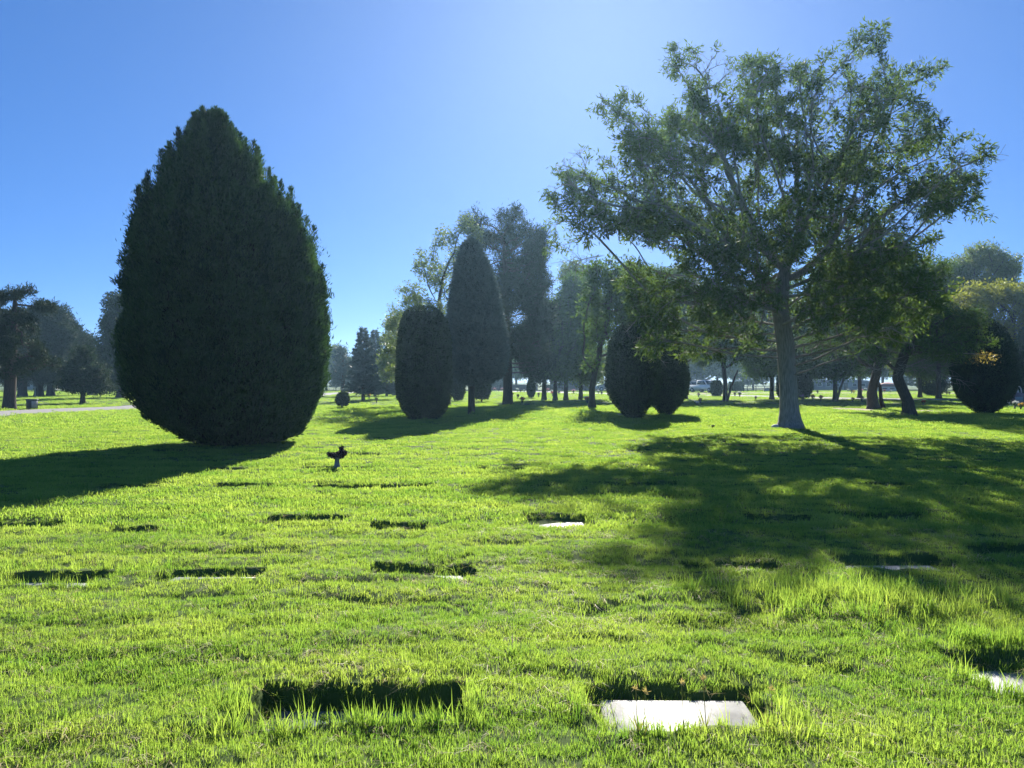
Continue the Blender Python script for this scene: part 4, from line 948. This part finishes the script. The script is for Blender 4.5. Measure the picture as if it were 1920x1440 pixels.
# ---- far wall, buildings, fence
def wallthing(px0, px1, py, ht, lb):
    (x0, y0), (x1, y1) = gx(px0, py), gx(px1, py); L = x1-x0; t = thing('low_wall', lb, 'wall', ((x0+x1)/2, y0, 0))
    v, q = box(L,.3,ht, cz=ht/2-.02); build('wall', v, q, M['wallm'], t); v, q = box(L+.06,.4,.12, cz=ht+.043, bev=.02); build('coping', v, q, M['coping'], t)
    n = int(L/3.2)
    for k in range(n+1): v, q = box(.45,.42,ht-.08, cx=-L/2+k*L/n, cz=ht/2-.04, bev=.02); build('pier', v, q, M['wallm'], t)
wallthing(908, 1006, 731.5, 1.0, 'long low mauve wall with pale top behind the tall pine trunk')
wallthing(1022, 1112, 731, .95, 'low mauve wall with pale top behind the slim trunks')
def building(px, py, wd, dp, ht, rh, wm, rm, lb, hip=True, rz=0, nw=3, cat='building'):
    x, y = gx(px, py); t = thing('building', lb, cat, (x, y, 0), rz)
    v, q = box(wd, dp, ht, cz=ht/2-.03); build('wall', v, q, M[wm], t)
    ow, od = wd/2+.3, dp/2+.3; rg = wd/2-dp/2 if hip else ow; rg = max(rg, .1)
    v = np.array([(-ow,-od,ht),(ow,-od,ht),(ow,od,ht),(-ow,od,ht),(-rg,0,ht+rh),(rg,0,ht+rh)]); v[:,2] -= .02
    build('roof', v, [np.array([(0,1,5,4),(2,3,4,5)]), np.array([(1,2,5),(3,0,4)]), np.array([(3,2,1,0)])], M[rm], t)
    for k in range(nw):
        cx_ = -wd/2+wd*(k+.5)/nw
        if k == nw//2 and ht > 1.2: v, q = box(.8,.05,min(ht*.85,2), cx=cx_, cy=-dp/2-.02, cz=min(ht*.85,2)/2, bev=.01); build('door', v, q, M['darkpaint'], t)
        else:
            v, q = box(.9,.06,ht*.34, cx=cx_, cy=-dp/2-.025, cz=ht*.6, bev=.01); f_ = build('window', v, q, M['whitewall'], t)
            v, q = box(.76,.02,ht*.34-.12, cx=cx_, cy=-dp/2-.06, cz=ht*.6); build('pane', v, q, M['darkpaint'], f_)
    return t
building(1664, 734, 3.6, 3.0, .85, .7, 'whitewall', 'tile', 'small low shelter with reddish hipped roof seen between the gnarled trunks', nw=3)
building(1575, 731.5, 11.5, 5, 1.7, .35, 'greywall', 'greywall', 'long low grey building behind the many-stemmed tree', nw=7)
building(72, 731.5, 5.5, 4, 1.5, .5, 'whitewall', 'greywall', 'small white building glimpsed between the left pine trunks', nw=4)
x0, y0 = gx(1385, 734.5); x1 = gx(1466, 734.5)[0]; t = thing('rail_fence', 'dark two-rail fence far off between the forked tree and the ash trunk', 'fence', ((x0+x1)/2, y0, 0))
L_ = x1-x0
for k in range(6): v, q = box(.1,.1,1.0, cx=-L_/2+L_*k/5, cz=.5, bev=.01); build('post', v, q, M['darkpaint'], t)
for z_ in (.5,.9): v, q = box(L_-.12,.05,.09, cy=-.08, cz=z_); build('rail', v, q, M['darkpaint'], t)

# ---- parked cars
M['glass'] = mat('car_glass', (.03,.04,.05), .08, .6)
M['tyre'] = mat('tyre_rubber', (.02,.02,.02), .8, .2); M['rim'] = mat('wheel_rim', (.5,.5,.5), .3, .5, .8)
M['lamp'] = mat('headlight_glass', (.75,.75,.75), .1, .6)
for k, c in [('white',(.78,.78,.78)),('grey',(.22,.24,.27)),('tan',(.58,.50,.44))]: M['paint_'+k] = mat(k+'_car_paint', c, .25, .5)
def prism(prof, w0, w1=None):
    """side profile (x,z) given width per point"""
    n = len(prof); w1 = w1 or [w0]*n
    v = np.array([(p[0],-w1[i]/2,p[1]) for i, p in enumerate(prof)]+[(p[0],w1[i]/2,p[1]) for i, p in enumerate(prof)])
    return v, [np.array([(i,(i+1)%n,(i+1)%n+n,i+n) for i in range(n)]), np.array([list(range(n))[::-1]]), np.array([list(range(n,2*n))])]
def car(kind, px, py, rz, paint, lb):
    x, y = gx(px, py); t = thing({'pickup':'pickup_truck','suv':'parked_car','sedan':'parked_car'}[kind], lb, {'pickup':'pickup truck'}.get(kind,'car'), (x, y, .02), rz)
    L, W, h0, hb, ht = {'pickup':(5.6,2.0,.45,1.12,1.85),'suv':(4.7,1.9,.4,1.05,1.72),'sedan':(4.6,1.8,.32,.92,1.42)}[kind]
    f, b = L/2, -L/2
    v, q = prism([(b,h0),(f-.05,h0),(f,h0+.25),(f-.05,hb-.18),(f-.35,hb-.06),(f-1.25,hb),(b+.05,hb),(b,hb-.15)], W, [W-.1,W-.1,W-.15,W-.1,W-.05,W,W,W-.05]); build('body', v, q, M['paint_'+paint], t)
    cb = {'pickup':(-.95,f-1.35,-.85,f-2.1),'suv':(b+.1,f-1.2,b+.35,f-1.95),'sedan':(b+.7,f-1.2,b+1.3,f-1.95)}[kind]
    v, q = prism([(cb[0],hb+.002),(cb[1],hb+.002),(cb[3],ht),(cb[2],ht)], W, [W-.12,W-.12,W-.42,W-.42]); build('cab', v, q, M['paint_'+paint], t)
    g = .1
    for sgn in (-1,1):
        n_ = np.array([(cb[0]+.22, hb+.08),(cb[1]-.25, hb+.08),(cb[3]-.08, ht-.1),(cb[2]+.12, ht-.1)]); yy = [(W-.12)/2*sgn+.004*sgn-.15*sgn*(p[1]-hb)/(ht-hb) for p in n_]
        v = np.array([(p[0], yy[i]+.012*sgn, p[1]) for i, p in enumerate(n_)]+[(p[0], yy[i]-.02*sgn, p[1]) for i, p in enumerate(n_)])
        q = [np.array([(0,1,2,3),(7,6,5,4),(0,4,5,1),(1,5,6,2),(2,6,7,3),(3,7,4,0)])]; build('side_window', v, q, M['glass'], t)
    for (xa, xb, s_) in ((cb[1], cb[3], 1), (cb[0], cb[2], -1)):
        A = np.array([(xa+.02*s_,-(W-.32)/2,hb+.08),(xa+.02*s_,(W-.32)/2,hb+.08),(xb+.06*s_,(W-.56)/2,ht-.06),(xb+.06*s_,-(W-.56)/2,ht-.06)]); B = A-np.array([.05*s_,0,.0])
        build('windscreen' if s_ > 0 else 'rear_window', np.concatenate([A,B]), [np.array([(0,1,2,3),(7,6,5,4),(0,4,5,1),(1,5,6,2),(2,6,7,3),(3,7,4,0)])], M['glass'], t)
    for sx in (f-.95, b+1.0):
        for sgn in (-1,1):
            v, q = lathe([(.2,-.11),(.33,-.12),(.36,-.08),(.36,.08),(.33,.12),(.2,.11)], 20); v = v[:,[0,2,1]]+np.array([sx, sgn*(W/2-.11), .36]); w_ = build('wheel', v, q, M['tyre'], t, smooth=True)
            v, q = lathe([(0,.09*sgn),(.19,.10*sgn),(.21,.06*sgn),(.21,-.06*sgn)], 16); v = v[:,[0,2,1]]+np.array([sx, sgn*(W/2-.11), .36]); build('rim', v, q, M['rim'], w_, smooth=True)
    for sgn in (-1,1): v, q = box(.08,.34,.16, cx=f-.05, cy=sgn*(W/2-.32), cz=hb-.28, bev=.02); build('headlight', v, q, M['lamp'], t)
    v, q = box(.06,W-1.0,.26, cx=f-.03, cz=hb-.3, bev=.015); build('grille', v, q, M['darkpaint'], t)
    v, q = box(.14,W-.08,.18, cx=f+.03, cz=h0+.1, bev=.03); build('bumper', v, q, M['rim' if kind == 'pickup' else 'paint_'+paint], t)
    if kind == 'pickup': v, q = box(-(b)-1.15, W-.24,.02, cx=(b-.95)/2, cz=hb+.012); build('truck_bed', v, q, M['darkpaint'], t)
car('pickup', 1322, 736, R(-62), 'white', 'white pickup truck parked beyond the lawn right of the twin evergreens')
car('suv', 1299, 735.5, R(-70), 'grey', 'grey car parked just left of the white pickup')
car('sedan', 1138, 733.5, R(195), 'tan', 'pale tan car parked far off left of the twin evergreens')

# ================================================================== ADDED GLARE VEIL
hv, hq = box(760, 420, 22, cz=9.6, cy=150)
hz = build('glare_haze', hv, hq, []); struct(hz, 'stuff'); hm = bpy.data.materials.new('glare_haze'); hm.use_nodes = True
hn = hm.node_tree; hn.nodes.remove(hn.nodes['Principled BSDF']); vp = hn.nodes.new('ShaderNodeVolumePrincipled')
vp.inputs['Color'].default_value = (.45,.75,1,1); vp.inputs['Density'].default_value = .0005; vp.inputs['Anisotropy'].default_value = .6  # thin blue volume, added to imitate lens glare over the backlit trees
hn.links.new(vp.outputs[0], hn.nodes['Material Output'].inputs['Volume']); hz.data.materials.append(hm)
